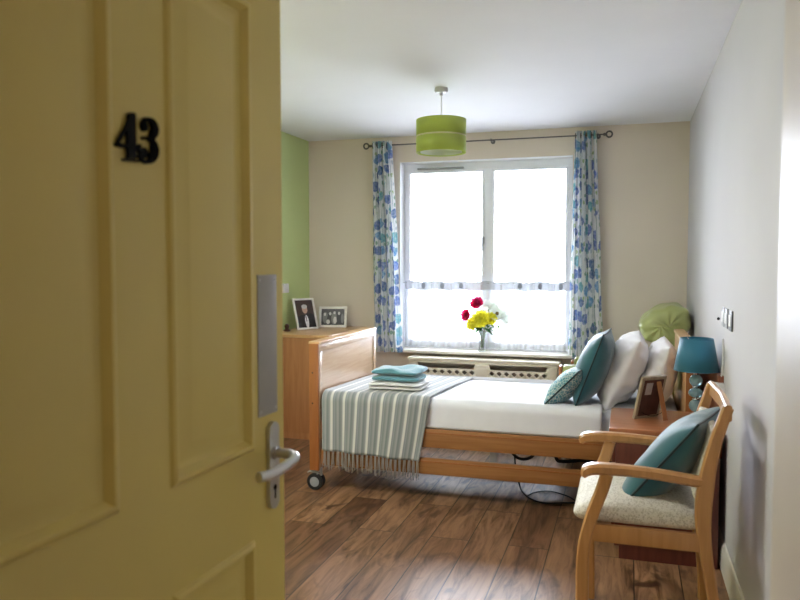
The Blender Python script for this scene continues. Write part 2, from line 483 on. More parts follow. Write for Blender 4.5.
def throw_mat():
    m, nt, p, out = newmat('striped_woven_throw')
    L = nt.links.new
    tc = N(nt, 'ShaderNodeTexCoord'); sp = N(nt, 'ShaderNodeSeparateXYZ'); L(tc.outputs['UV'], sp.inputs[0])
    mu = N(nt, 'ShaderNodeMath', operation='MULTIPLY'); mu.inputs[1].default_value = 8.4; L(sp.outputs[0], mu.inputs[0])
    fr = N(nt, 'ShaderNodeMath', operation='FRACT'); L(mu.outputs[0], fr.inputs[0])
    cr = ramp(nt, [(0.0, srgb(160, 163, 161)), (0.12, srgb(134, 140, 140)), (0.34, srgb(166, 167, 162)), (0.46, srgb(122, 130, 131)),
                   (0.66, srgb(150, 154, 151)), (0.76, srgb(218, 216, 208)), (0.88, srgb(218, 216, 208)), (0.93, srgb(140, 145, 145))])
    L(fr.outputs[0], cr.inputs[0]); L(cr.outputs[0], p.inputs['Base Color'])
    p.inputs['Roughness'].default_value = 0.9; p.inputs['Sheen Weight'].default_value = 0.4
    nz = N(nt, 'ShaderNodeTexNoise'); nz.inputs['Scale'].default_value = 300; L(tc.outputs['Object'], nz.inputs['Vector'])
    addbump(nt, p, nz.outputs[0], 0.4)
    return m
M['throw'] = throw_mat()
M['fringe'] = fabric('throw_yarn', srgb(158, 150, 138), bump=0.1)

def patt_mat(name, base, ink, ink2, scale):
    m, nt, p, out = newmat(name)
    L = nt.links.new
    co = coords(nt)
    v = N(nt, 'ShaderNodeTexVoronoi', feature='DISTANCE_TO_EDGE'); v.inputs['Scale'].default_value = scale; L(co, v.inputs['Vector'])
    r = ramp(nt, [(0.05, (1, 1, 1, 1)), (0.11, (0, 0, 0, 1))]); L(v.outputs['Distance'], r.inputs[0])
    v2 = N(nt, 'ShaderNodeTexVoronoi'); v2.inputs['Scale'].default_value = scale; L(co, v2.inputs['Vector'])
    r2 = ramp(nt, [(0.0, base), (0.5, ink2)], 'CONSTANT'); L(v2.outputs['Color'], r2.inputs[0])
    c = mixc(nt, r.outputs[0], r2.outputs[0], ink)
    L(c, p.inputs['Base Color']); p.inputs['Roughness'].default_value = 0.7
    return m
M['patt'] = patt_mat('teal_leaf_pattern', srgb(72, 136, 148), srgb(196, 206, 200), srgb(96, 146, 156), 62)
M['seat_f'] = patt_mat('speckled_beige_upholstery', srgb(214, 206, 188), srgb(226, 220, 204), srgb(190, 180, 158), 150)

def shade_mat(name, col, tl=0.35):
    m, nt, p, out = newmat(name)
    p.inputs['Base Color'].default_value = col; p.inputs['Roughness'].default_value = 0.55
    p.inputs['Sheen Weight'].default_value = 0.3
    co = coords(nt, scale=(1, 1, 60)); nz = N(nt, 'ShaderNodeTexNoise'); nz.inputs['Scale'].default_value = 30; nt.links.new(co, nz.inputs['Vector'])
    addbump(nt, p, nz.outputs[0], 0.15)
    t = N(nt, 'ShaderNodeBsdfTranslucent'); t.inputs[0].default_value = col
    mx = N(nt, 'ShaderNodeMixShader'); mx.inputs[0].default_value = tl
    nt.links.new(p.outputs[0], mx.inputs[1]); nt.links.new(t.outputs[0], mx.inputs[2]); nt.links.new(mx.outputs[0], out.inputs[0])
    return m
M['lime'] = shade_mat('lime_green_shade_fabric', srgb(192, 204, 100), 0.5)
M['lime_band'] = shade_mat('pale_shade_band', srgb(232, 228, 190), 0.75)
M['shade_in'] = shade_mat('white_shade_lining', srgb(232, 234, 220), 0.5)
M['blue_sh'] = shade_mat('teal_blue_shade_fabric', srgb(52, 128, 156), 0.2)

M['black'].node_tree.nodes['Principled BSDF'].inputs['Specular IOR Level'].default_value = 0.15
# ------------------------------------------------------------------ room shell
H = 2.4; XL = -3.1; TW = 0.28
WX0, WX1, WZ0, WZ1 = -2.267, -0.85, 0.615, 2.185

s = MB(); s.box((XL-0.2, -8.6, -0.12), (0.5, 0.0, 0.0)); struct('floor', s, M['floor'])
s = MB(); s.box((XL-0.2, -8.6, H), (0.5, TW, H+0.15)); struct('ceiling', s, M['ceiling'])
s = MB()
s.box((XL, 0, -0.1), (WX0, TW, H)); s.box((WX1, 0, -0.1), (0.15, TW, H))
s.box((WX0, 0, -0.1), (WX1, TW, WZ0)); s.box((WX0, 0, WZ1), (WX1, TW, H))
struct('wall_back', s, M['wall'])
s = MB(); s.box((0, -4.82, -0.1), (0.15, 0, H)); struct('wall_right', s, M['wall_r'])
s = MB(); s.box((XL-0.15, -4.74, -0.1), (XL, TW, H)); struct('wall_left', s, M['wall_g'])
s = MB(); s.box((XL, -4.74, -0.1), (-1.25, -4.62, H)); struct('wall_front', s, M['wall'])
# entry passage: rounded outer corner beside the right wall, and the wall the door opens against
s = MB()
prof = [(0.15, -8.6), (-0.225, -8.6)]
R = 0.03
for i in range(9):
    a = pi - i*(pi/2)/8
    prof.append((-0.225 + R + R*cos(a), -4.80 - R + R*sin(a)))
prof.append((0.15, -4.80))
vb = [s.bm.verts.new((x, y, -0.1)) for x, y in prof]; vt = [s.bm.verts.new((x, y, H)) for x, y in prof]
s._face(vb[::-1]); s._face(vt)
for i in range(len(prof)): s._face((vb[i], vb[(i+1)%len(prof)], vt[(i+1)%len(prof)], vt[i]), True)
struct('wall_entry_right', s, M['cream'])
s = MB(); s.box((-1.40, -5.62, -0.1), (-1.25, -4.62, H)); struct('wall_entry_left', s, M['wall'])
s = MB()
s.box((XL, -5.62, -0.1), (-1.40, -5.50, H)); s.box((-1.25, -5.56, 2.09), (-0.225, -5.46, H))
struct('wall_door_side', s, M['wall'])
s = MB(); s.box((XL-0.15, -8.6, -0.1), (XL, -5.5, H)); struct('wall_corridor_left', s, M['wall'])
s = MB(); s.box((XL, -8.6, -0.1), (-0.2, -8.5, H)); struct('wall_corridor_back', s, M['wall'])

def skirting(name, a, b, out):
    """a->b along the wall, 'out' is the direction into the room"""
    a = Vector(a); b = Vector(b); out = Vector(out)
    s = MB(); pr = [(0, 0), (0.016, 0), (0.016, 0.085), (0.012, 0.10), (0.006, 0.115), (0, 0.12)]
    ra = [s.bm.verts.new(a + out*p + Vector((0, 0, q))) for p, q in pr]; rb = [s.bm.verts.new(b + out*p + Vector((0, 0, q))) for p, q in pr]
    for i in range(len(pr)): s._face((ra[i], ra[(i+1)%6], rb[(i+1)%6], rb[i]))
    s._face(ra[::-1]); s._face(rb)
    struct(name, s, M['skirt'], sharp=20)
skirting('baseboard_right', (0, -4.79, 0), (0, 0, 0), (-1, 0, 0))
skirting('baseboard_back', (XL, 0, 0), (0, 0, 0), (0, -1, 0))
skirting('baseboard_left', (XL, -4.6, 0), (XL, 0, 0), (1, 0, 0))
skirting('baseboard_front', (XL, -4.62, 0), (-1.25, -4.62, 0), (0, 1, 0))

# door casing (outside the frame, around the doorway)
s = MB()
s.box((-1.25, -5.56, 0), (-1.145, -5.45, 2.09), 0.004); s.box((-0.26, -5.56, 0), (-0.226, -5.46, 2.09), 0.004); s.box((-1.145, -5.56, 2.045), (-0.26, -5.46, 2.09), 0.004)
struct('trim_1', s, M['skirt'])

# outside: bright paved yard with a pale fence, washed out in the photograph
s = MB(); s.box((-9, TW, -0.5), (7, 14, -0.35)); g = struct('ground', s, plain('pale_paving', srgb(232, 232, 232), 0.8, var=0.05))
fn = thing('garden_fence', 'pale garden fence beyond the window, with evenly spaced posts', 'fence', (-1.5, 7.0, -0.35))
s = MB()
for k in range(9): s.box((-8, 7.02, -0.25+k*0.13), (6, 7.04, -0.13+k*0.13))
obj('fence_boards', s, plain('pale_fence_paint', srgb(225, 228, 232), 0.7), fn)
pm = plain('grey_fence_post', srgb(92, 98, 112), 0.7)
for k in range(15):
    s = MB(); s.box((-8+k*1.0, 6.93, -0.35), (-7.9+k*1.0, 7.02, 1.12), 0.01); obj('fence_post', s, pm, fn)

# window
wn = thing('window_1', 'white double casement window with a central mullion above the radiator cover', 'window', (-1.558, 0.14, WZ0), kind='structure')
fy0, fy1 = 0.11, 0.17
s = MB()
s.box((WX0, fy0, WZ0), (WX1, fy1, WZ0+0.06), 0.004); s.box((WX0, fy0, WZ1-0.065), (WX1, fy1, WZ1), 0.004)
s.box((WX0, fy0+.001, WZ0+.0605), (WX0+0.04, fy1-.001, WZ1-.0655), 0.003); s.box((WX1-0.04, fy0+.001, WZ0+.0605), (WX1, fy1-.001, WZ1-.0655), 0.003)
s.box((-1.568, fy0-0.005, WZ0+.0605), (-1.507, fy1-.001, WZ1-.0655), 0.003)
obj('window_frame', s, M['upvc'], wn)
for x0, x1 in ((WX0+0.04, -1.568), (-1.507, WX1-0.04)):
    s = MB(); z0, z1 = WZ0+0.06, WZ1-0.065; w = 0.022
    s.box((x0, fy0-0.012, z0), (x1, fy1-0.01, z0+w), 0.004); s.box((x0, fy0-0.012, z1-w), (x1, fy1-0.01, z1), 0.004)
    s.box((x0, fy0-0.011, z0+w), (x0+w, fy1-0.011, z1-w), 0.003); s.box((x1-w, fy0-0.011, z0+w), (x1, fy1-0.011, z1-w), 0.003)
    f = obj('sash', s, M['upvc'], wn)
    s = MB(); s.box((x0+w-.005, 0.138, z0+w-.005), (x1-w+.005, 0.142, z1-w+.005)); obj('pane', s, M['glass'], f)
s = MB(); e_ = 0.004
s.box((WX0, 0.0, WZ1-e_), (WX1, fy0, WZ1)); s.box((WX0, 0.0, WZ0), (WX0+e_, fy0, WZ1-e_)); s.box((WX1-e_, 0.0, WZ0), (WX1, fy0, WZ1-e_))
obj('reveal_lining', s, M['upvc'], wn)
s = MB(); s.box((-2.14, fy0-0.03, 2.128), (-1.74, fy0, 2.142), 0.004); s.box((-2.13, fy0-0.032, 2.132), (-1.75, fy0-0.03, 2.138))
obj('trickle_vent', s, M['grey_p'], wn)
s = MB(); s.box((-1.585, fy0-0.03, 1.50), (-1.565, fy0-0.005, 1.56), 0.004); s.box((-1.583, fy0-0.05, 1.44), (-1.567, fy0-0.035, 1.55), 0.005); s.box((-1.58, fy0-0.045, 1.53), (-1.57, fy0-0.02, 1.545))
obj('window_handle', s, M['grey_p'], wn)
s = MB(); s.box((WX0-0.02, -0.10, 0.597), (WX1+0.02, 0.11, 0.622), 0.006); struct('window_sill', s, M['skirt'])['kind'] = 'structure'

# half-height net on a wire
nt_ = thing('net_curtain', 'white sheer half-height net hanging across the lower part of the window', 'net curtain', (-1.558, 0.085, 0.63))
s = MB(); s.open = True
def netf(u, v):
    x = WX0+0.02 + u*(WX1-WX0-0.04)
    ph = u*2*pi*24
    return (x, 0.078 + 0.008*sin(ph + 1.5*sin(u*9)) * (0.4+0.6*v) + 0.003*sin(u*61), 1.165 - v*0.53)
s.grid(netf, 220, 8); obj('net', s, M['net'], nt_)
s = MB(); s.open = True
s.grid(lambda u, v: (WX0+0.02+u*(WX1-WX0-0.04), 0.074+0.006*sin(u*2*pi*24+1.5*sin(u*9)), 1.190+0.006*sin(u*40)-v*0.075), 220, 3)
obj('heading_band', s, M['net_hem'], nt_)
s = MB(); s.tube([(WX0, 0.078, 1.176), (WX1, 0.078, 1.176)], 0.0025, 6); obj('wire', s, M['grey_p'], nt_)
mot = plain('grey_net_motif', srgb(160, 166, 180), 0.9)
for k in range(8):
    x = -2.08 + k*0.163
    if 3 <= k <= 4: continue
    s = MB(); s.sphere((x, 0.066, 1.152), 0.022, (0.8, 0.10, 1.2), 10); obj('motif', s, mot, nt_)

# ------------------------------------------------------------------ door leaf
DX, DY = -1.095, -4.578
dth = radians(2.2)
door = thing('door_1', 'open olive yellow panelled door bearing black number 43', 'door', (DX, DY, 0), kind='structure')
dr = Vector((-sin(dth), -cos(dth), 0))      # from free edge to hinge
dn = Vector((cos(dth), -sin(dth), 0))       # out of the face, towards the corridor side
DM = Matrix(((dr.x, dn.x, 0, DX), (dr.y, dn.y, 0, DY), (0, 0, 1, 0), (0, 0, 0, 1)))   # (s, n, z) -> world
DWd, DHt, DT = 0.862, 2.03, 0.044
s = MB()
S = [0, 0.120, 0.372, 0.490, 0.742, DWd]; Z = [0.006, 0.22, 0.812, 0.985, 1.825, DHt]
def V(a, n, z): return s.bm.verts.new(DM @ Vector((a, n, z)))
for side in (0, -DT):
    sg = 1 if side == 0 else -1
    for i in range(5):
        for j in range(5):
            a0, a1, z0, z1 = S[i], S[i+1], Z[j], Z[j+1]
            if i in (1, 3) and j in (1, 3):
                loops = []
                for ins, d in ((0, 0), (0.004, 0.0052), (0.009, 0.0075), (0.014, 0.0068), (0.024, -0.006), (0.031, -0.0075), (0.036, -0.0075), (0.060, -0.001), (0.064, -0.0005)):
                    loops.append([V(a0+ins, side+sg*d, z0+ins), V(a1-ins, side+sg*d, z0+ins), V(a1-ins, side+sg*d, z1-ins), V(a0+ins, side+sg*d, z1-ins)])
                for A, B in zip(loops, loops[1:]):
                    for k in range(4): s._face((A[k], A[(k+1)%4], B[(k+1)%4], B[k]))
                s._face(loops[-1])
            else:
                s._face((V(a0, side, z0), V(a1, side, z0), V(a1, side, z1), V(a0, side, z1)))
for (a, b) in (((0, Z[0]), (0, DHt)), ((DWd, Z[0]), (DWd, DHt)), ((0, Z[0]), (DWd, Z[0])), ((0, DHt), (DWd, DHt))):
    s._face((V(a[0], 0, a[1]), V(b[0], 0, b[1]), V(b[0], -DT, b[1]), V(a[0], -DT, a[1])))
bmesh.ops.remove_doubles(s.bm, verts=s.bm.verts, dist=0.00005)
obj('door_leaf', s, M['door'], door, sharp=20)
# finger plate
s = MB(); s.box((0.028, 0, 1.044), (0.101, 0.0022, 1.320), 0.001, DM); fp = obj('finger_plate', s, M['plate'], door, label='flat grey metal push plate')
for a in (0.035, 0.094):
    for z in (1.054, 1.310):
        s = MB(); s.sphere((a, 0.0025, z), 0.003, (1, 0.5, 1), 8, DM); obj('screw', s, M['alu'], fp)
# handle
s = MB()
t = MB(); t.box((0.0338, 0, 0.872), (0.0712, 0.0088, 1.009), 0.0005); s.merge(t.bm, DM, True)
s.tube([DM @ Vector((0.0525, y, 1.009)) for y in (0, 0.009)], 0.0188, 24)
s.tube([DM @ Vector((0.0525, y, 0.872)) for y in (0, 0.009)], 0.0188, 24)
hp = obj('handle_plate', s, M['alu'], door, label='satin metal lever handle plate with keyhole')
s = MB()
path = crom([(0.0525, 0.008, 0.966), (0.0525, 0.034, 0.966), (0.056, 0.052, 0.965), (0.072, 0.062, 0.962), (0.110, 0.061, 0.957), (0.150, 0.056, 0.953), (0.178, 0.046, 0.954)], 6)
s.tube([DM @ Vector(p) for p in path], 0.0098, 14); s.tube([DM @ Vector((0.0525, y, 0.966)) for y in (0.008, 0.016)], 0.014, 20)
obj('lever', s, M['alu'], hp)
s = MB(); s.tube([DM @ Vector((0.0525, y, 0.896)) for y in (0.0085, 0.0098)], 0.0055, 14); s.box((0.0503, 0.0085, 0.874), (0.0547, 0.0098, 0.894), 0, DM)
obj('keyhole', s, M['black'], hp)
# number 43, raised black numerals
def glyph(name, strokes, polys=()):
    s = MB()
    def cv(x, y):
        y = y - 0.248*(x-180)
        return (0.391 + (440-x)*(0.098/335), 1.5215 + (283-y)*(0.0713/365))
    d0, d1 = 0.0015, 0.006
    for st in strokes:
        P = crom([(x, y, r) for x, y, r in st], 5) if len(st) > 2 else [Vector(p) for p in st]
        Q = [(*cv(p.x, p.y), p.z*0.00024) for p in P]
        for (a0, z0, r0), (a1, z1, r1) in zip(Q, Q[1:]):
            dx, dz = a1-a0, z1-z0; l = math.hypot(dx, dz) or 1; nx, nz = -dz/l, dx/l
            s.poly([(a0+nx*r0, d0, z0+nz*r0), (a1+nx*r1, d0, z1+nz*r1), (a1-nx*r1, d0, z1-nz*r1), (a0-nx*r0, d0, z0-nz*r0)], DM, d1-d0, (0, 1, 0))
        for a, z, r in Q:
            s.poly([(a+r*cos(k*pi/6), d0, z+r*sin(k*pi/6)) for k in range(12)], DM, d1-d0, (0, 1, 0))
    for pl in polys:
        s.poly([(cv(x, y)[0], d0, cv(x, y)[1]) for x, y in pl], DM, d1-d0, (0, 1, 0))
    return obj(name, s, M['black'], door, label='black numeral')
glyph('numeral', [[(228, 122, 14), (180, 225, 11), (118, 330, 11)], [(118, 332, 12), (200, 350, 12), (278, 366, 12)], [(285, 345, 10), (285, 385, 10)]],
      [[(205, 110), (222, 101), (245, 101), (256, 112), (256, 440), (192, 432), (192, 180)], [(160, 432), (280, 449), (280, 466), (160, 448)]])
glyph('numeral', [[(322, 200, 32)] * 2, [(308, 178, 12), (330, 150, 12), (362, 150, 14), (392, 175, 26), (406, 220, 34), (392, 262, 28), (365, 286, 12), (312, 288, 8)],
                  [(345, 292, 8), (385, 312, 18), (402, 375, 38), (388, 430, 32), (352, 466, 14), (312, 458, 12), (288, 425, 14)], [(318, 398, 34)] * 2, [(292, 395, 16), (284, 352, 12)]])
# hinges
for z in (0.25, 1.0, 1.8):
    s = MB(); s.tube([DM @ Vector((DWd+0.006, 0.004, z+k)) for k in (0, 0.09)], 0.006, 10); obj('hinge', s, M['alu'], door)

# unseen corridor lamp, added behind the camera as fill for the door
cl = thing('corridor_fill_light', 'round white fill light added in the corridor outside the doorway', 'fill light', (-1.0, -7.3, 2.4))
s = MB(); s.lathe([(0, 2.4), (0.17, 2.4), (0.17, 2.37), (0.16, 2.365), (0, 2.365)], (-1.0, -7.3, 0)); obj('base', s, M['white_p'], cl)
em, nt, p, out = newmat('fill_opal_diffuser'); p.inputs['Base Color'].default_value = (0.9, 0.9, 0.85, 1)
p.inputs['Emission Color'].default_value = (1.0, 0.84, 0.62, 1); p.inputs['Emission Strength'].default_value = CORRIDOR_FILL_W
s = MB(); s.lathe([(0.155, 2.366), (0.15, 2.34), (0.10, 2.318), (0, 2.31)], (-1.0, -7.3, 0)); obj('diffuser', s, em, cl)

# square fill light added to brighten the back wall, behind the open door leaf
rl_ = thing('fill_panel_light', 'square white fill light added over the front of the room, hidden behind the door', 'fill light', (-2.3, -3.5, 2.4))
s = MB(); s.box((-2.62, -3.82, 2.365), (-1.98, -3.18, 2.4), 0.004); obj('housing', s, M['white_p'], rl_)
em2, nt, p, out = newmat('fill_panel_diffuser'); p.inputs['Base Color'].default_value = (0.9, 0.9, 0.88, 1)
p.inputs['Emission Color'].default_value = (0.94, 0.96, 1.0, 1); p.inputs['Emission Strength'].default_value = ROOM_FILL_W
s = MB(); s.box((-2.60, -3.80, 2.358), (-2.00, -3.20, 2.366)); obj('diffuser', s, em2, rl_)

# ------------------------------------------------------------------ pendant lamp
PX, PY = -1.52, -1.56
pd = thing('pendant_lamp', 'lime green drum pendant lamp hanging from the white ceiling', 'ceiling lamp', (PX, PY, 2.4))
s = MB(); s.lathe([(0, 2.4), (0.04, 2.4), (0.042, 2.385), (0.036, 2.372), (0.012, 2.368), (0.01, 2.355), (0, 2.355)], (PX, PY, 0)); obj('ceiling_rose', s, M['rose_p'], pd)
s = MB(); s.tube([(PX, PY, 2.36), (PX, PY, 2.14)], 0.004, 8); obj('flex', s, M['white_p'], pd)
s = MB(); s.open = True
def ring(r, z0, z1, n=64):
    s.grid(lambda u, v: (PX + r*cos(2*pi*u), PY + r*sin(2*pi*u), z0+(z1-z0)*v), n, 1)
ring(0.15, 2.012, 2.104); ring(0.15, 2.114, 2.208)
sh = solidify(obj('lamp_shade', s, M['lime'], pd), 0.003)
s = MB(); s.open = True; ring(0.1496, 2.102, 2.116); solidify(obj('shade_band', s, M['lime_band'], sh), 0.0015)
s = MB(); s.open = True; ring(0.125, 2.014, 2.08); solidify(obj('inner_shade', s, M['shade_in'], sh), 0.002)
for z in (2.012, 2.208):
    s = MB(); s.torus((PX, PY, z), 0.1495, 0.002, 'Z', 48, 6); obj('rim', s, M['lime'], sh)
s = MB()
for k in range(3):
    a = k*2*pi/3 + 0.3
    s.tube([(PX, PY, 2.16), (PX+0.149*cos(a), PY+0.149*sin(a), 2.20)], 0.0018, 6)
obj('wire_frame', s, M['white_p'], sh)
s = MB(); s.lathe([(0, 2.17), (0.02, 2.17), (0.022, 2.13), (0.018, 2.12), (0, 2.12)], (PX, PY, 0), 20); s.sphere((PX, PY, 2.075), 0.03, (1, 1, 1.3), 16); obj('bulb', s, M['white_p'], pd)

# ------------------------------------------------------------------ curtain rod and curtains
RZ, RY = 2.318, -0.095
rd = thing('curtain_rod', 'slim steel curtain rod with ring finials above the window', 'curtain rod', (-1.56, 0, RZ))
s = MB(); s.tube([(-2.50, RY, RZ), (-0.61, RY, RZ)], 0.0055, 12); obj('rod', s, M['rod'], rd)
for x, d in ((-2.50, -1), (-0.61, 1)):
    s = MB(); s.torus((x+d*0.033, RY, RZ), 0.022, 0.0065, 'Y', 20, 8); s.tube([(x-d*0.01, RY, RZ), (x+d*0.012, RY, RZ)], 0.011, 12); obj('finial', s, M['rod'], rd)
for x in (-2.44, -1.48, -0.66):
    s = MB(); s.tube([(x, 0, RZ+0.0), (x, RY, RZ)], 0.005, 8); s.lathe([(0, 0), (0.018, 0), (0.018, 0.006), (0, 0.006)], (x, -0.006, RZ), 16, 'Y'); s.torus((x, RY, RZ), 0.012, 0.003, 'X', 14, 6)
    obj('bracket', s, M['rod'], rd)

def curtain(label, xt0, xt1, xb0, xb1, nf, seed, zb=0.60, zb2=None):
    zt = 2.352
    cx = (xt0+xt1)/2
    root = thing('curtain', label, 'curtain', (cx, RY, zb))
    s = MB(); s.open = True
    amp = 0.038
    def f(u, v):
        x = (xt0 + (xt1-xt0)*u)*(1-v) + (xb0+(xb1-xb0)*u)*v
        w = 0.006*noise.noise(Vector((u*5, v*3, seed)))
        ph = u*nf*2*pi + 0.35*noise.noise(Vector((u*3, v*2.2, seed+4)))*v*4
        y = RY + amp*(1-0.25*v)*sin(ph) + 0.010*noise.noise(Vector((u*9, v*4, seed+9)))
        x += 0.008*cos(ph*2)*1.0 + w*2
        return (x, y, zt + 0.0 - v*(zt-zb) + 0.003*sin(ph))
    nu, nv = nf*16, 40
    s.grid(f, nu, nv)
    # arc-length UV in metres of cloth
    uvl = s.bm.loops.layers.uv['UVMap']
    L0 = [0]
    for i in range(nu): L0.append(L0[-1] + (Vector(f((i+1)/nu, .5)) - Vector(f(i/nu, .5))).length)
    for fc in s.bm.faces:
        for lp in fc.loops:
            u, v = lp[uvl].uv; lp[uvl].uv = (L0[round(u*nu)] + seed*0.37, (1-v)*(zt-zb)+seed)
    obj('curtain_panel', s, M['curtain'], root)
    for k in range(nf*2):
        u = (k+0.5)/(nf*2)
        x = xt0+(xt1-xt0)*u
        s = MB(); s.torus((x, RY, RZ), 0.019, 0.0035, 'X', 16, 6); obj('eyelet', s, M['rod'], root)
    return root
curtain('white curtain printed with blue trees at the window edge nearest the chest of drawers', -2.485, -2.315, -2.475, -2.215, 4, 1, 0.60)
curtain('white curtain printed with blue trees at the window edge nearest the green armchair', -0.835, -0.68, -0.875, -0.600, 4, 5, 0.60)

# ------------------------------------------------------------------ radiator cover
rc = thing('radiator_cover', 'cream radiator cover with slots and pierced lattice grille under the window', 'radiator cover', (-1.53, -0.1, 0))
RX0, RX1, RYF = -2.13, -0.935, -0.19
s = MB(); s.box((RX0-0.012, RYF-0.012, 0.555), (RX1+0.015, -0.001, 0.575), 0.006); obj('top', s, M['cover'], rc)
for xa in (RX0, RX1-0.018):
    s = MB(); s.box((xa, RYF, 0), (xa+0.018, -0.017, 0.555)); obj('side_panel', s, M['cover'], rc)
s = MB()
fy = RYF
slots = [(-2.065, -1.575), (-1.475, -1.005)]
zs0, zs1 = 0.495, 0.535
def quadp(x0, z0, x1, z1): s._face([s.bm.verts.new(c) for c in ((x0, fy, z0), (x1, fy, z0), (x1, fy, z1), (x0, fy, z1))])
xs = [RX0, -2.065, -1.575, -1.475, -1.005, RX1]
quadp(RX0, zs1, RX1, 0.555)
for i in range(5):
    a, b = xs[i], xs[i+1]
    if i in (1, 3):     # slot with rounded-down ends
        c = 0.018; m_ = zs0
        P = [(a, zs1), (a, zs0-0.006), (b, zs0-0.006), (b, zs1)]
        inn = [(a+0.004, zs1), (a+c, zs0), (b-c, zs0), (b-0.004, zs1)]
        for k in range(3):
            s._face([s.bm.verts.new((x, fy, z)) for x, z in (P[k], P[k+1], inn[k+1], inn[k])])
    else: quadp(a, zs0-0.006, b, zs1)
quadp(RX0, 0.489, RX1, zs0-0.006)
quadp(RX0, 0.0, RX1, 0.085)
zr0, zr1 = 0.085, 0.489; nrow = 9; ch = (zr1-zr0)/nrow
quadp(RX0, zr0, -2.065, zr1); quadp(-1.575, zr0, -1.475, zr1); quadp(-1.005, zr0, RX1, zr1)
for a, b in slots:
    n = 8
    cw = (b-a)/n
    for r in range(nrow):
        sh_ = (r % 2)*0.5*cw
        z0 = zr0+r*ch; z1 = z0+ch
        cells = [(a+sh_+k*cw, a+sh_+(k+1)*cw) for k in range(n-(1 if sh_ else 0))]
        if sh_: quadp(a, z0, a+sh_, z1); quadp(b-sh_, z0, b, z1)
        for x0, x1 in cells:
            c = [(x0, z0), (x1, z0), (x1, z1), (x0, z1)]; mx, mz = (x0+x1)/2, (z0+z1)/2; q = 0.43
            d = [(mx, mz-ch*q), (mx+cw*q*0.85, mz), (mx, mz+ch*q), (mx-cw*q*0.85, mz)]
            cv_ = [s.bm.verts.new((x, fy, z)) for x, z in c]; dv = [s.bm.verts.new((x, fy, z)) for x, z in d]
            for k in range(4):
                s._face((cv_[k], cv_[(k+1)%4], dv[k])); s._face((cv_[k], dv[k], dv[(k-1)%4]))
bmesh.ops.remove_doubles(s.bm, verts=s.bm.verts, dist=0.0002)
for f in s.bm.faces:
    if f.normal.y > 0: f.normal_flip()
s.open = True
o = obj('grille_panel', s, M['cover'], rc); solidify(o, 0.012, 0)
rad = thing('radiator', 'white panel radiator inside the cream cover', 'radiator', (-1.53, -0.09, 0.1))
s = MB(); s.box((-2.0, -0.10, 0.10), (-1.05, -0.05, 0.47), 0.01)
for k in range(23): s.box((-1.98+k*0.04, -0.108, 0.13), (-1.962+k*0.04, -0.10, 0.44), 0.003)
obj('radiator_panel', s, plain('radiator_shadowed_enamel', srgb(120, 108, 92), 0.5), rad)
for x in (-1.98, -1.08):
    s = MB(); s.tube([(x, -0.075, 0.0), (x, -0.075, 0.12)], 0.008, 8); obj('pipe', s, M['grey_p'], rad)

# ------------------------------------------------------------------ chest of drawers
ch_ = thing('chest_of_drawers', 'light wood chest of drawers by the green wall behind the bed footboard', 'chest of drawers', (-2.82, -0.44, 0))
CX0, CX1, CY0, CY1, CZ = -3.078, -2.565, -0.865, -0.03, 0.80
s = MB(); s.box((CX0, CY0, 0.05), (CX1, CY1, CZ-0.022), 0.002); obj('carcass', s, M['chestw'], ch_)
s = MB(); s.box((CX0, CY0-0.012, CZ-0.022), (CX1+0.018, CY1, CZ), 0.004); obj('top', s, M['chesttop'], ch_)
s = MB(); s.box((CX0+0.02, CY0+0.004, 0), (CX1-0.02, CY1, 0.05)); obj('plinth', s, M['chestw'], ch_)
for k in range(4):
    z0 = 0.065+k*0.177
    s = MB(); s.box((CX1, CY0+0.01, z0), (CX1+0.016, CY1-0.01, z0+0.168), 0.003); d = obj('drawer', s, M['chestw'], ch_)
    for y in (-0.62, -0.27):
        s = MB(); s.lathe([(0, 0), (0.008, 0), (0.008, 0.012), (0.016, 0.018), (0.016, 0.024), (0, 0.027)], (CX1+0.016, y, z0+0.085), 14, 'X'); obj('knob', s, M['chestw'], d)

# photographs on the chest
def picture_frame(name_label, loc, rotz, w, h, bw, tilt, mat_frame, shapes, bg, mount=None, strut=True):
    """stands at loc, faces local -Y, leans back"""
    r = thing('photo_frame', name_label, 'photo frame', loc, rotz)
    T = Matrix.Rotation(-tilt, 4, 'X')
    s = MB()
    for a, b in (((-w/2, -0.008, 0), (w/2, 0.008, bw)), ((-w/2, -0.008, h-bw), (w/2, 0.008, h)), ((-w/2, -0.008, bw), (-w/2+bw, 0.008, h-bw)), ((w/2-bw, -0.008, bw), (w/2, 0.008, h-bw))):
        s.box(a, b, 0.003, T)
    obj('frame', s, mat_frame, r, local=True)
    mats = [bg]; s = MB(); s.box((-w/2+bw-.002, 0.0, bw-.002), (w/2-bw+.002, 0.006, h-bw+.002), 0, T)
    iw, ih = w-2*bw, h-2*bw
    for i, (x, z, rx, rz, m) in enumerate(shapes):
        if m not in mats: mats.append(m)
        s.mi = mats.index(m)
        pts = []
        for k in range(20):
            px_ = -iw/2 + iw*(x + rx*cos(k*pi/10)); pz_ = bw + ih*(z + rz*sin(k*pi/10))
            pts.append((max(-iw/2, min(iw/2, px_)), -0.0004*(i+1), max(bw, min(h-bw, pz_))))
        s.poly(pts, T)
    s.mi = 0
    obj('photograph', s, mats, r, local=True)
    if strut:
        s = MB(); s.box((-0.02, 0.008, 0.02), (0.02, 0.011, h*0.62), 0, T @ Matrix.Rotation(0, 4, 'X'))
        yb = h*0.6*sin(tilt) + h*0.28; zt = h*0.6*cos(tilt)
        s.bar([(0, h*0.6*sin(tilt)+0.012, zt), (0, yb, 0.002)], 0.03, 0.004, (1, 0, 0), 0.001)
        obj('easel_back', s, M['black'], r, local=True)
    return r
def flatc(name, c): return plain(name, c, 0.4, var=0.08, scale=40)
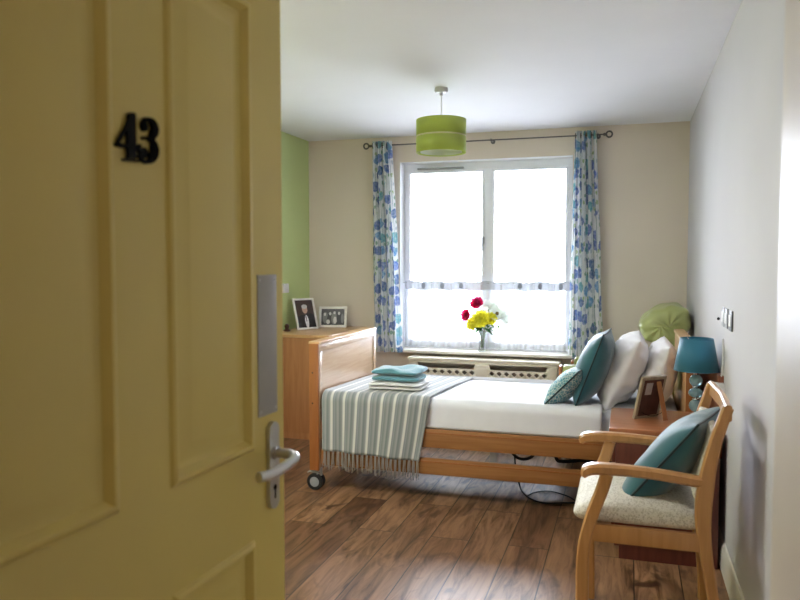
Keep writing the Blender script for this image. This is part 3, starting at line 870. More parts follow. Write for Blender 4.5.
ink = flatc('photo_black', srgb(28, 24, 24)); mid = flatc('photo_grey', srgb(110, 108, 106)); pale = flatc('photo_pale', srgb(196, 192, 188)); dk = flatc('photo_dark_grey', srgb(58, 56, 56))
skin = flatc('photo_skin', srgb(196, 158, 136)); brownbg = flatc('photo_brown', srgb(62, 44, 38)); whitep = flatc('photo_white', srgb(222, 220, 220))
picture_frame('upright white-edged photo frame of a person in dark suit, on the chest beside green wall', (-2.925, -0.42, 0.80), radians(54), 0.195, 0.265, 0.015, radians(20), M['white_fr'],
              [(0.35, 0.15, 0.42, 0.32, ink), (0.72, 0.22, 0.38, 0.30, ink), (0.52, 0.22, 0.10, 0.24, whitep), (0.50, 0.66, 0.15, 0.15, skin), (0.50, 0.76, 0.16, 0.08, pale), (0.5, 0.34, 0.03, 0.14, mid)], brownbg)
picture_frame('landscape white photo frame of a black and white group, on the chest', (-2.80, -0.20, 0.80), radians(14), 0.235, 0.178, 0.02, radians(12), M['white_fr'],
              [(0.5, 0.12, 0.5, 0.2, ink), (0.17, 0.45, 0.12, 0.35, mid), (0.15, 0.66, 0.05, 0.10, pale), (0.36, 0.40, 0.11, 0.3, ink), (0.38, 0.70, 0.05, 0.10, pale), (0.55, 0.42, 0.12, 0.38, mid),
               (0.57, 0.76, 0.05, 0.09, pale), (0.60, 0.30, 0.08, 0.22, pale), (0.76, 0.42, 0.10, 0.32, ink), (0.77, 0.72, 0.05, 0.10, pale), (0.92, 0.4, 0.07, 0.3, mid), (0.30, 0.2, 0.08, 0.14, pale)], dk)
# dark ornament beside the upright frame
s = MB(); s.lathe([(0, 0), (0.028, 0), (0.03, 0.008), (0.014, 0.018), (0.02, 0.04), (0.012, 0.055), (0, 0.058)], (-3.02, -0.62, 0.80), 20)
tag(obj('ornament', s, plain('dark_red_glaze', srgb(70, 34, 28), 0.3)), 'small dark ornament beside the upright photo on the chest', 'ornament')
s = MB(); s.box((-3.1, -0.55, 1.10), (-3.075, -0.46, 1.175), 0.005)
o = obj('wall_thermostat', s, M['white_p']); tag(o, 'small white box on the green wall above the chest', 'thermostat')

# ------------------------------------------------------------------ bed
BX0, BX1, BY0, BY1 = -2.205, -0.08, -2.0, -0.97
bed = thing('care_bed', 'beech profiling bed on castors with panel footboard and side rails', 'bed', (-1.15, -1.48, 0))
# footboard: thick orange-edged end posts with inner veneered panel
FB = MB(); FB.box((BX0+0.002, BY0+0.012, 0.13), (BX0+0.056, BY1-0.012, 0.866)); f0 = obj('footboard', FB, M['beech_y'], bed)
for ya, yb in ((BY0, BY0+0.012), (BY1-0.012, BY1)):
    fb = MB(); fb.box((BX0, ya, 0.12), (BX0+0.060, yb, 0.872), 0.003); obj('footboard_edge', fb, M['orange'], f0)
s = MB(); s.box((BX0-0.003, BY0, 0.866), (BX0+0.066, BY1, 0.884), 0.006); obj('top_rail', s, M['chesttop'], f0)
s = MB()
for a, b in (((BY0+0.012, 0.82), (BY1-0.012, 0.866)), ((BY0+0.012, 0.13), (BY0+0.055, 0.82)), ((BY1-0.055, 0.13), (BY1-0.012, 0.82))):
    s.box((BX0+0.056, a[0], a[1]), (BX0+0.062, b[0], b[1]), 0.002)
obj('panel_border', s, M['beech_y'], f0)
for z in (0.70, 0.52):
    s = MB(); s.sphere((BX0+0.022, BY0-0.0005, z), 0.005, (1, 0.4, 1), 8); obj('screw_cap', s, M['dark_gap'], f0)
# headboard
hb = MB(); hb.box((-0.135, BY0, 0.12), (-0.085, BY1, 0.905), 0.003); h0 = obj('headboard', hb, M['chesttop'], bed)
s = MB(); s.box((-0.142, BY0-0.001, 0.905), (-0.078, BY1, 0.925), 0.006); obj('top_rail', s, M['chesttop'], h0)
s = MB(); s.box((-0.137, BY0-0.002, 0.12), (-0.083, BY0+0.012, 0.905), 0.002); obj('headboard_edge', s, M['orange'], h0)
# rails
for y in (BY0+0.025, BY1-0.04):
    for z0, z1 in ((0.303, 0.408), (0.150, 0.243)):
        s = MB(); s.box((BX0+0.062, y, z0), (-0.135, y+0.022, z1), 0.004); rl = obj('side_rail', s, M['beech_x'], bed)
        s = MB(); s.box((BX0+0.07, y-0.003, z1-0.024), (-0.14, y, z1-0.016), 0.001); obj('groove_trim', s, M['orange'], rl)
    for x in (-2.10, -1.12, -0.18):
        s = MB(); s.box((x-0.02, y+0.022, 0.15), (x+0.02, y+0.032, 0.41), 0.002); obj('rail_bracket', s, M['metal'], bed)
# mattress platform and chassis
s = MB(); s.box((-2.12, -1.90, 0.355), (-0.16, -1.04, 0.385), 0.004); s.box((-2.10, -1.88, 0.325), (-0.18, -1.84, 0.356)); s.box((-2.10, -1.10, 0.325), (-0.18, -1.06, 0.356))
obj('platform', s, M['metal'], bed)
for x in (-1.62, -0.62):
    s = MB(); s.box((x-0.03, -1.86, 0.29), (x+0.03, -1.08, 0.325), 0.004); obj('cross_beam', s, M['metal'], bed)
s = MB(); s.box((-0.95, -1.55, 0.22), (-0.60, -1.42, 0.29), 0.01); s.tube([(-0.60, -1.485, 0.26), (-0.30, -1.485, 0.30)], 0.018, 12); obj('lift_motor', s, M['rubber'], bed)
# castors
def castor(x, y):
    s = MB(); s.tube([(x, y, 0.135), (x, y, 0.085)], 0.012, 12); s.bar([(x, y, 0.105), (x-0.015, y, 0.095), (x-0.028, y, 0.05)], 0.050, 0.010, (0, 1, 0), 0.003)
    f = obj('castor', s, M['grey_p'], bed)
    for dy in (-0.018, 0.018):
        s = MB(); s.lathe([(0.030, -0.010), (0.046, -0.010), (0.050, -0.005), (0.050, 0.005), (0.046, 0.010), (0.030, 0.010), (0.030, -0.010)], (x-0.028, y+dy, 0.050), 28, 'Y'); obj('tyre', s, M['rubber'], f)
        s = MB(); s.lathe([(0, -0.011), (0.012, -0.012), (0.031, -0.007), (0.031, 0.007), (0.012, 0.012), (0, 0.011)], (x-0.028, y+dy, 0.050), 24, 'Y'); obj('wheel_hub', s, M['grey_p'], f)
    s = MB(); s.bar([(x-0.02, y-0.0, 0.10), (x-0.062, y, 0.108), (x-0.078, y, 0.100)], 0.03, 0.008, (0, 1, 0), 0.002); obj('brake_pedal', s, M['grey_p'], f)
for x, y in ((BX0+0.055, -1.965), (BX0+0.055, -1.00), (-0.115, -1.965), (-0.115, -1.00)): castor(x, y)

# mattress
s = MB(); s.box((-2.125, -1.93, 0.386), (-0.15, -1.00, 0.545), 0.035, seg=4)
tag(obj('mattress', s, M['mattress']), 'pale grey mattress on the care bed, mostly under white bedding', 'mattress')
# white duvet / sheet
def bedding(name, x0, x1, ztop, zside, ynear, yfar, amp, seed, thick=0.0, m=None, nu=70, nv=70, edge=0.05, zfar=0.42):
    s = MB(); s.open = True
    W = yfar-ynear
    Lp = (ztop-zside) + W + (ztop-zfar)
    def f(u, v):
        x = x0+(x1-x0)*u
        d = v*Lp; a = ztop-zside
        r = edge
        # profile: rounded box path
        if d < a - r: y, z = ynear, zside + d
        elif d < a + r:
            t = (d-(a-r))/(2*r)*pi/2; y, z = ynear + r*(1-cos(t)), ztop - r + r*sin(t)
        elif d < a + W - r: y, z = ynear + (d-a), ztop
        elif d < a + W + r:
            t = (d-(a+W-r))/(2*r)*pi/2; y, z = yfar - r + r*sin(t), ztop - r*(1-cos(t))
        else: y, z = yfar, ztop - (d-a-W)
        n1 = noise.noise(Vector((x*2.3, y*3.1, seed))) + 0.5*noise.noise(Vector((x*7, y*5, seed+3)))
        n2 = noise.noise(Vector((x*14, z*4+y*2, seed+7)))
        if z > ztop-0.01: z += amp*n1 + 0.002*n2 - 0.036*(y-ynear)/(yfar-ynear)
        else: y += (amp*0.5*n1 + amp*0.35*n2)*(-1)
        return (x, y, z)
    s.grid(f, nu, nv)
    return obj(name, s, m)
dv = bedding('duvet', -2.12, -0.545, 0.572, 0.412, -1.955, -0.985, 0.007, 3, m=M['white_f'], nu=110, nv=90)
solidify(dv, 0.012, 0)
tag(dv, 'smooth white duvet spread over the bed', 'duvet')

# striped throw
TX0, TX1 = -2.13, -1.485
root = thing('throw_blanket', 'grey green striped fringed throw draped over the foot of the bed', 'blanket', (-1.8, -1.98, 0.24))
s = MB(); s.open = True
ztop, yn, yf = 0.590, -1.985, -0.965
def throwf(u, v):
    zb = 0.245 - 0.022*u
    Lh = ztop - zb; Lp = Lh + (yf-yn) + 0.12
    d = v*Lp; r = 0.055
    x = TX0 + (TX1-TX0)*u
    if d < Lh-r: y, z = yn, zb+d
    elif d < Lh+r:
        t = (d-(Lh-r))/(2*r)*pi/2; y, z = yn+r*(1-cos(t)), ztop-r+r*sin(t)
    elif d < Lh+(yf-yn)-r: y, z = yn+(d-Lh), ztop
    elif d < Lh+(yf-yn)+r:
        t = (d-(Lh+yf-yn-r))/(2*r)*pi/2; y, z = yf-r+r*sin(t), ztop-r*(1-cos(t))
    else: y, z = yf, ztop-(d-Lh-(yf-yn))
    hang = max(0, (ztop-0.03-z)/0.3) if y < -1.9 else 0
    y -= 0.010*hang*(0.6+sin(u*2*pi*3.2 + 1.3*sin(u*5)))*1.0
    x += 0.02*hang*(0.5-u)*0.6 + 0.006*sin(v*9)*u - 0.04*hang*u
    x += 0.05*u*max(0, min(1, (y-yn)))          # runs slightly aslant across the bed
    if z > ztop-0.06: z -= 0.036*max(0, y-yn)/(yf-yn)
    if y > -1.93: z += 0.005*noise.noise(Vector((x*3, y*3, 5))) + 0.0015*noise.noise(Vector((x*12, y*9, 2)))
    return (x, y, z)
s.grid(throwf, 80, 100)
tb = obj('blanket', s, M['throw'], root); solidify(tb, 0.007, 0)
s = MB()
for k in range(92):
    u = (k//4*4+2+0.55*(k%4-1.5)+0.5)/92
    x, y, z = throwf(u, 0)
    for q in range(2):
        dx = random.uniform(-0.006, 0.006); l = random.uniform(0.070, 0.115)
        P = [(x+random.uniform(-.002, .002), y, z+0.004), (x+dx*0.5, y-0.003+random.uniform(-.003, .003), z-l*0.5), (x+dx+random.uniform(-.004, .004), y+random.uniform(-.004, .004), z-l)]
        s.tube(crom(P, 2), 0.0016, 4)
o = obj('fringe', s, M['fringe'], root); o['kind'] = 'stuff'

# folded towels
def folded(name, label, x0, x1, y0, y1, z0, z1, m, layers, seed, amp=0.004):
    r = thing(name, label, 'towel', ((x0+x1)/2, (y0+y1)/2, z0))
    h = (z1-z0)/layers
    s = MB()
    for k in range(layers):
        t = bmesh.new(); bmesh.ops.create_cube(t, size=1)
        bmesh.ops.subdivide_edges(t, edges=t.edges[:], cuts=7, use_grid_fill=True)
        for v in t.verts:
            X, Y, Zc = v.co*2
            # superellipsoid-like rounded slab
            e = 0.10
            fx = (1-abs(Zc)**2.5*0.06); 
            cx = max(-1, min(1, X)); cy = Y
            edge = max(abs(X), abs(Y))
            zz = Zc*(1 - 0.45*max(0, (edge-0.8)/0.2)**2)
            n = noise.noise(Vector((X*1.6+seed, Y*1.6, k*3.1)))
            v.co = Vector(((x0+x1)/2 + X*(x1-x0)/2*fx + amp*n, (y0+y1)/2 + Y*(y1-y0)/2*fx + amp*n*1.5, z0+h*(k+0.5) + zz*h*0.5 + (amp*1.6*n if Zc > 0.5 and k == layers-1 else 0)))
        s.merge(t, None, True)
    o = obj('folded_cloth', s, m, r, sharp=180); subsurf(o, 1)
    return r
folded('towel', 'white folded towel on the striped throw, beneath the teal towel', -1.90, -1.575, -1.85, -1.55, 0.592, 0.634, M['towel_w'], 2, 1, 0.006)
folded('towel', 'teal folded towel stacked on top of the white towel', -1.885, -1.595, -1.82, -1.57, 0.634, 0.712, M['towel_t'], 2, 4, 0.016)

# ------------------------------------------------------------------ cushions and pillows
def pillow_mb(w, h, t, pinch=0.06, seed=0, n=26, wr=0.006, mb=None):
    """front and back shells in local XZ plane (w along X, h along Z), thickness along Y"""
    s = mb or MB(); s.open = True
    for sd in (1, -1):
        def f(u, v, sd=sd):
            a, b = 2*u-1, 2*v-1
            # spread sampling towards the edges
            a = sin(a*pi/2); b = sin(b*pi/2)
            pr = max(0, (1-abs(a)**2.3)*(1-abs(b)**2.3))**0.55
            x = a*w/2*(1-pinch*(1-b*b)*abs(a)**2); z = b*h/2*(1-pinch*(1-a*a)*abs(b)**2)
            edgew = min(1, pr*3)
            nn = noise.noise(Vector((a*2.2+seed, b*2.2, seed*1.7))) + 0.6*noise.noise(Vector((a*5, b*5+seed, sd*2.0)))
            if wr > 0.01:
                nn += 1.1*(1-abs(noise.noise(Vector((a*1.4+b*0.8, b*3.2-a*0.9+seed, sd*3.0))))*4) * 0.5
                nn += 0.5*noise.noise(Vector((a*9, b*4+seed, sd)))
            return (x, sd*(t/2*pr + wr*nn*edgew), z)
        s.grid(f, n, n)
    bmesh.ops.remove_doubles(s.bm, verts=s.bm.verts, dist=0.0004)
    return s
def piping_pts(w, h, pinch=0.06, n=24):
    P = []
    for (a0, b0, a1, b1) in ((-1, -1, 1, -1), (1, -1, 1, 1), (1, 1, -1, 1), (-1, 1, -1, -1)):
        for k in range(n):
            a = a0+(a1-a0)*k/n; b = b0+(b1-b0)*k/n
            P.append((a*w/2*(1-pinch*(1-b*b)*abs(a)**2), 0, b*h/2*(1-pinch*(1-a*a)*abs(b)**2)))
    P.append(P[0]); return P
def cushion(name, label, cat, center, w, h, t, tilt, yaw, m, pipe=None, seed=0, pinch=0.06, roll=0, wr=0.006, group=None, sag=0.0):
    """local +Z is the height; tilt leans the top towards world +X when yaw is 0"""
    T = Matrix.Translation(center) @ Matrix.Rotation(yaw, 4, 'Z') @ Matrix.Rotation(tilt, 4, 'Y') @ Matrix.Rotation(pi/2, 4, 'Z') @ Matrix.Rotation(roll, 4, 'Y')
    mb = pillow_mb(w, h, t, pinch, seed, wr=wr)
    if sag:
        for v in mb.bm.verts:
            q = (v.co.z/(h/2)); v.co.y *= 1 - sag*q
    bmesh.ops.transform(mb.bm, matrix=T, verts=mb.bm.verts)
    base = Vector(center); base.z = min(v.co.z for v in mb.bm.verts)
    r = thing(name, label, cat, base, 0, group)
    mb.open = False
    obj('cushion_cover', mb, m, r, sharp=180)
    if pipe:
        s = MB(); s.tube([T @ Vector(p) for p in piping_pts(w, h, pinch)], 0.0045, 8, cap=False); obj('piping', s, pipe, r, label='dark piping')
    return r
cushion('pillow', 'plump white pillow standing right behind the large teal cushion on the bed', 'pillow', (-0.445, -1.50, 0.732), 0.66, 0.43, 0.225, radians(25), 0, M['pillow_f'], None, 3, 0.05, wr=0.018)
cushion('pillow', 'white pillow leaning on the headboard, half behind the wooden photo frame', 'pillow', (-0.255, -1.48, 0.712), 0.66, 0.38, 0.185, radians(15), 0, M['pillow_f'], None, 9, 0.05, wr=0.018)
cushion('cushion', 'large plain teal cushion standing on the bed against the white pillows', 'cushion', (-0.60, -1.70, 0.765), 0.42, 0.42, 0.175, radians(20), radians(-4), M['teal'], M['teal_dark'], 5, 0.05)
cushion('cushion', 'small teal and white patterned cushion lying on the bed', 'cushion', (-0.735, -1.78, 0.665), 0.30, 0.28, 0.13, radians(44), radians(-10), M['patt'], M['teal_dark'], 6, 0.05)

# ------------------------------------------------------------------ green armchair in the far corner
ac = thing('armchair', 'green vinyl high-back armchair in the corner behind the bed', 'armchair', (-0.45, -0.5, 0))
def soft(name, a, b, bev, m, parent, amp=0.004, seed=0, M_=None):
    t = bmesh.new(); 
    s = MB(); s.box(a, b, bev, M_, seg=5); o = obj(name, s, m, parent, sharp=180); subsurf(o, 1); return o
AY0, AY1 = -0.86, -0.27
soft('seat', (-0.855, AY0+0.121, 0.30), (-0.22, AY1-0.121, 0.60), 0.04, M['green_v'], ac)
for y0, y1 in ((AY0, AY0+0.12), (AY1-0.12, AY1)):
    soft('arm', (-0.845 if y0 == AY0 else -0.80, y0, 0.20), (-0.16, y1, 0.645), 0.03, M['green_v'], ac)
    ax = 0 if y0 == AY0 else 0.045
    s = MB(); s.box((-0.868+ax, y0+0.01, 0.0), (-0.845+ax, y1-0.01, 0.615 if ax else 0.64), 0.006); obj('arm_front', s, M['orange'], ac)
s = MB(); s.box((-0.82, AY0+0.02, 0.06), (-0.20, AY1-0.02, 0.30), 0.01); obj('base', s, M['green_v'], ac)
for x in (-0.80, -0.12):
    for y in (AY0+0.05, AY1-0.05):
        s = MB(); s.tube([(x, y, 0.06), (x, y, 0.0)], 0.018, 10); obj('foot', s, M['rubber'], ac)
T = Matrix.Translation((-0.20, 0, 0.42)) @ Matrix.Rotation(radians(8), 4, 'Y')
soft('backrest', (-0.08, AY0+0.06, 0), (0.08, AY1-0.06, 0.44), 0.05, M['green_v'], ac, M_=T)
# bolster headrest with gathered ends
s = MB()
cx0, cz0 = -0.185, 0.925
def bol(u, v):
    a = 2*pi*u; y = AY0+0.03 + (AY1-AY0-0.06)*v
    e = max(0.0, 1 - abs(2*v-1)**7)**0.45
    gat = 1 + 0.07*sin(8*a+2*sin(v*7))*abs(2*v-1)**2 - 0.10*math.exp(-((v-0.32)/0.05)**2)*(0.6+0.4*sin(3*a)) + 0.05*noise.noise(Vector((cos(a)*2, sin(a)*2, v*6)))
    en = max(0.0, (abs(2*v-1)-0.80)/0.20)
    gat *= 1 + 0.03*en*sin(9*a+1.0) + 0.03*en*sin(15*a)
    y += (0.018*en**2 + 0.006*en*sin(9*a+1.0))*(1 if v < 0.5 else -1)
    rx, rz = 0.160*e*gat, 0.138*e*gat
    return (cx0 + rx*cos(a) + 0.03*sin(a), y, cz0 + rz*sin(a)*(1 + 0.15*cos(a)))
s.grid(lambda u, v: bol(u, 0.5-0.5*cos(pi*v)), 96, 44); bmesh.ops.remove_doubles(s.bm, verts=s.bm.verts, dist=0.0005)
obj('headrest', s, M['green_v'], ac, sharp=180)

# ------------------------------------------------------------------ nightstand
ns = thing('nightstand', 'reddish brown bedside cabinet between the bed and the wooden chair', 'nightstand', (-0.28, -2.28, 0))
NX0, NX1, NY0, NY1, NZ = -0.465, -0.03, -2.51, -2.04, 0.60
s = MB(); s.box((NX0, NY0, 0.06), (NX1, NY1, NZ-0.022), 0.002); obj('carcass', s, M['ns'], ns)
s = MB(); s.box((NX0-0.03, NY0-0.015, NZ-0.022), (NX1+0.01, NY1+0.012, NZ), 0.004); obj('top', s, M['ns_top'], ns)
s = MB(); s.box((NX0+0.02, NY0+0.005, 0.0), (NX1, NY1, 0.06)); obj('plinth', s, M['ns'], ns)
for z0, z1, nm in ((0.44, 0.565, 'drawer'), (0.075, 0.43, 'cabinet_door')):
    s = MB(); s.box((NX0-0.016, NY0+0.006, z0), (NX0, NY1-0.006, z1), 0.003); d = obj(nm, s, M['ns'], ns)
    s = MB(); s.lathe([(0, 0), (0.007, 0), (0.007, 0.008), (0.013, 0.014), (0.012, 0.018), (0, 0.02)], (NX0-0.016, -2.29, (z0+z1)/2), 14, 'X', Matrix.Translation((2*(NX0-0.016), 0, 0)) @ Matrix.Scale(-1, 4, (1, 0, 0))); obj('knob', s, M['chrome'], d)
# brown board added to stand in for the shadow on the wall behind
s = MB(); s.box((-0.024, -2.34, 0.45), (-0.001, -0.92, 0.83), 0.004); struct('trim_shadow_board', s, M['shadow_board'])

# wooden photo frame on the nightstand, its back and easel strut towards the door
pfr = picture_frame('weathered wooden photo frame standing back to front on the bedside cabinet', (-0.335, -2.235, 0.60), radians(222), 0.150, 0.215, 0.017, radians(15), M['greywood'],
              [(0.5, 0.3, 0.35, 0.35, ink), (0.5, 0.68, 0.15, 0.15, skin)], flatc('photo_umber', srgb(92, 66, 54)), strut=False)
T = Matrix.Rotation(-radians(15), 4, 'X')
s = MB(); s.box((-0.059, 0.0075, 0.016), (0.059, 0.0095, 0.199), 0, T); obj('backing_board', s, plain('dark_backing_board', srgb(84, 50, 40), 0.6, var=0.25, scale=25), pfr, local=True)
s = MB(); s.box((0.005, 0.0095, 0.125), (0.045, 0.0102, 0.185), 0, T); obj('backing_label', s, flatc('pale_backing_label', srgb(170, 160, 158)), pfr, local=True)
s = MB(); s.bar([(-0.028, 0.055, 0.185), (-0.028, 0.105, 0.002)], 0.028, 0.004, (1, 0, 0), 0.001); obj('easel_strut', s, wood('strut_wood', srgb(150, 96, 56), srgb(170, 114, 70)), pfr, local=True)
s = MB(); s.tube(crom([(0.04, 0.02, 0.03), (0.015, 0.05, 0.018), (-0.01, 0.08, 0.03), (-0.028, 0.095, 0.05)], 5), 0.0015, 6); obj('strut_cord', s, M['black'], pfr, local=True)

# blue lamp with glass balls
LX, LY = -0.106, -2.19
lp = thing('table_lamp', 'teal blue table lamp with stacked glass balls, on the bedside cabinet', 'lamp', (LX, LY, 0.60))
s = MB(); s.lathe([(0, 0.60), (0.045, 0.60), (0.045, 0.607), (0.018, 0.614), (0.010, 0.62), (0.010, 0.632), (0, 0.632)], (LX, LY, 0), 28); obj('base', s, M['chrome'], lp)
zz = [0.662, 0.724, 0.783]
for z, sc_ in zip(zz, ((1, 1, 1), (1.1, 1.1, 0.78), (1, 1, 1))):
    s = MB(); s.sphere((LX, LY, z), 0.0305, sc_, 24); obj('glass_ball', s, M['bead'], lp)
s = MB()
for z in (0.693, 0.752): s.lathe([(0, z-0.004), (0.014, z-0.004), (0.016, z), (0.014, z+0.004), (0, z+0.004)], (LX, LY, 0), 20)
s.tube([(LX, LY, 0.625), (LX, LY, 0.93)], 0.004, 8); s.lathe([(0, 0.812), (0.011, 0.812), (0.014, 0.83), (0.014, 0.86), (0, 0.86)], (LX, LY, 0), 18)
obj('stem', s, M['chrome'], lp)
s = MB(); s.open = True
s.grid(lambda u, v: (LX + (0.101-0.027*v)*cos(2*pi*u), LY + (0.101-0.027*v)*sin(2*pi*u), 0.832+0.152*v), 64, 1)
sh2 = solidify(obj('lamp_shade', s, M['blue_sh'], lp), 0.002)
for z_, r_ in ((0.833, 0.101), (0.984, 0.074)):
    s = MB(); s.torus((LX, LY, z_), r_, 0.0022, 'Z', 48, 6); obj('shade_trim', s, M['blue_sh'], sh2)
s = MB()
for k in range(3):
    a = k*2*pi/3; s.tube([(LX, LY, 0.925), (LX+0.074*cos(a), LY+0.074*sin(a), 0.982)], 0.0015, 6)
s.sphere((LX, LY, 0.895), 0.024, (1, 1, 1.3), 14); obj('bulb_and_carrier', s, M['white_p'], lp)

# ------------------------------------------------------------------ chair
yn_, yf_ = -3.42, -2.945
chair = thing('wooden_armchair', 'beech open armchair with speckled beige seat, standing by the right wall', 'chair', (-0.36, (yn_+yf_)/2, 0))
chair['label'] = 'beech open armchair with speckled beige seat, standing by the bedside cabinet'
for y in (yn_, yf_):
    # front leg sweeping back up to the arm
    P = crom([(-0.553, y, 0.0), (-0.556, y, 0.26), (-0.552, y, 0.38), (-0.528, y, 0.49), (-0.495, y, 0.585), (-0.480, y, 0.640)], 6)
    s = MB(); s.bar(P, 0.030, 0.042, (0, 1, 0)); obj('front_leg', s, M['chairw'], chair)
    # rear leg and back upright
    P = crom([(-0.128, y, 0.0), (-0.140, y, 0.22), (-0.168, y, 0.40), (-0.180, y, 0.52), (-0.172, y, 0.64), (-0.150, y, 0.76), (-0.113, y, 0.885)], 6)
    k = len(P); hs = [0.034 + 0.018*math.exp(-((i/(k-1)-0.58)/0.22)**2) for i in range(k)]
    s = MB(); s.bar(P, 0.030, hs, (0, 1, 0)); obj('rear_leg', s, M['chairw'], chair)
    # arm
    tx = 0.035 if y == yn_ else 0
    P = crom([(-0.592+tx, y, 0.628), (-0.578+tx, y, 0.648), (-0.53+tx*.5, y, 0.656), (-0.44, y, 0.657), (-0.32, y, 0.652), (-0.185, y, 0.638)], 6)
    k = len(P); ws = [0.036+0.016*sin(pi*min(1, (i+3)/(k*0.8))) if i < k*0.8 else 0.036 for i in range(k)]; hs = [0.018 + 0.018*min(1, i/4) for i in range(k)]
    s = MB(); s.bar(P, ws, hs, (0, 1, 0), 0.009); obj('armrest', s, M['chairw'], chair)
    # seat side rail
    s = MB(); s.box((-0.535, y-0.011, 0.410), (-0.185, y+0.011, 0.468), 0.003); obj('seat_rail', s, M['chairw'], chair)
s = MB(); s.box((-0.548, yn_+0.012, 0.410), (-0.524, yf_-0.012, 0.466), 0.003); obj('seat_rail', s, M['chairw'], chair)
s = MB(); s.box((-0.190, yn_+0.012, 0.410), (-0.168, yf_-0.012, 0.466), 0.003); obj('seat_rail', s, M['chairw'], chair)
# top rail
s = MB(); s.bar([(-0.113, yn_-0.014, 0.868), (-0.103, (yn_+yf_)/2, 0.868), (-0.113, yf_+0.014, 0.868)], 0.022, 0.052, (1, 0, 0.0), 0.005); obj('top_rail', s, M['chairw'], chair)
# padded back
T = Matrix.Translation((-0.186, 0, 0.60)) @ Matrix.Rotation(radians(13), 4, 'Y')
s = MB(); s.box((-0.018, yn_+0.016, -0.03), (0.016, yf_-0.016, 0.205), 0.012, T, 3); obj('back_pad', s, M['seat_f'], chair)
# seat cushion
s = MB()
t = bmesh.new(); bmesh.ops.create_cube(t, size=1); bmesh.ops.subdivide_edges(t, edges=t.edges[:], cuts=9, use_grid_fill=True)
for v in t.verts:
    X, Y, Z_ = v.co*2
    e = max(abs(X), abs(Y)); rr = 1 - 0.10*max(0, (abs(Z_)-0.2)/0.8)**2*1.0
    x = -0.385 + X*0.205*rr; y = (yn_+yf_)/2 + Y*0.236*rr
    top = 0.545 - 0.018*e**4 - 0.008*(X > 0)*X
    z = 0.468 + (top-0.468)*(Z_+1)/2
    if X < -0.7: z -= 0.012*(abs(X)-0.7)/0.3*(Z_ > 0)
    v.co = Vector((x, y, z))
s.merge(t, None, True); o = obj('seat_cushion', s, M['seat_f'], chair, sharp=180); subsurf(o, 1)
cushion('cushion', 'teal cushion with dark piping leaning on the back of the wooden chair', 'cushion', (-0.266, -3.155, 0.640), 0.40, 0.45, 0.16, radians(38), radians(-18), M['teal'], M['teal_dark'], 12, 0.05)

# ------------------------------------------------------------------ wall plates, cords
def plate(y0, y1, z0, z1, label, dark=False, pull=False):
    r = thing('wall_switch', label, 'switch', (0, (y0+y1)/2, (z0+z1)/2))
    s = MB(); s.box((-0.008, y0, z0), (0, y1, z1), 0.002); obj('plate', s, M['dgrey_p'] if dark else M['grey_p'], r)
    s = MB(); s.box((-0.011, y0+0.02, z0+0.02), (-0.008, y1-0.02, z1-0.02), 0.001); obj('rocker', s, M['white_p'], r)
    if pull: s = MB(); s.sphere((-0.02, y1+0.01, z0+0.03), 0.007, n=10); obj('toggle', s, M['rubber'], r)
plate(-2.345, -2.262, 1.055, 1.142, 'grey wall plate with a small black toggle, first from the window wall', pull=True)
plate(-2.455, -2.372, 1.055, 1.142, 'grey wall switch plate between the other two plates')
plate(-2.600, -2.515, 1.055, 1.142, 'dark grey wall switch plate nearest the doorway', dark=True)
r = thing('wall_cable', 'white cable running down the wall between the lamp and chair', 'cable', (0, -2.3, 0.7))
s = MB(); s.tube(crom([(-0.008, -2.34, 1.00), (-0.008, -2.345, 0.90), (-0.012, -2.335, 0.80), (-0.010, -2.35, 0.70), (-0.008, -2.35, 0.62)], 6), 0.004, 6); obj('cord', s, M['white_p'], r)
s = MB(); s.box((-0.045, -2.375, 0.735), (0, -2.32, 0.80), 0.005); obj('plug', s, M['white_p'], r)

s = MB(); s.tube(crom([(-1.10, -1.6, 0.31), (-1.075, -1.6, 0.225), (-1.035, -1.6, 0.185), (-0.985, -1.6, 0.182), (-0.94, -1.6, 0.215), (-0.915, -1.6, 0.31)], 6), 0.009, 8)
s.tube(crom([(-1.055, -1.6, 0.20), (-1.045, -1.6, 0.11), (-1.025, -1.6, 0.03), (-1.0, -1.66, 0.006), (-0.94, -1.78, 0.006), (-0.85, -1.84, 0.006), (-0.70, -1.79, 0.006), (-0.56, -1.75, 0.006), (-0.35, -1.7, 0.006)], 8), 0.0048, 8)
s.tube(crom([(-0.96, -1.75, 0.006), (-0.92, -1.66, 0.006), (-0.84, -1.62, 0.006), (-0.74, -1.68, 0.007), (-0.66, -1.80, 0.014), (-0.5, -1.85, 0.006)], 8), 0.0036, 8)
s.tube(crom([(-0.82, -1.6, 0.31), (-0.81, -1.6, 0.20), (-0.77, -1.6, 0.185), (-0.65, -1.6, 0.20), (-0.5, -1.6, 0.21), (-0.4, -1.6, 0.31)], 6), 0.010, 8)
tag(obj('power_cable', s, M['rubber']), 'black power cables looping from under the bed across the floor', 'cable')

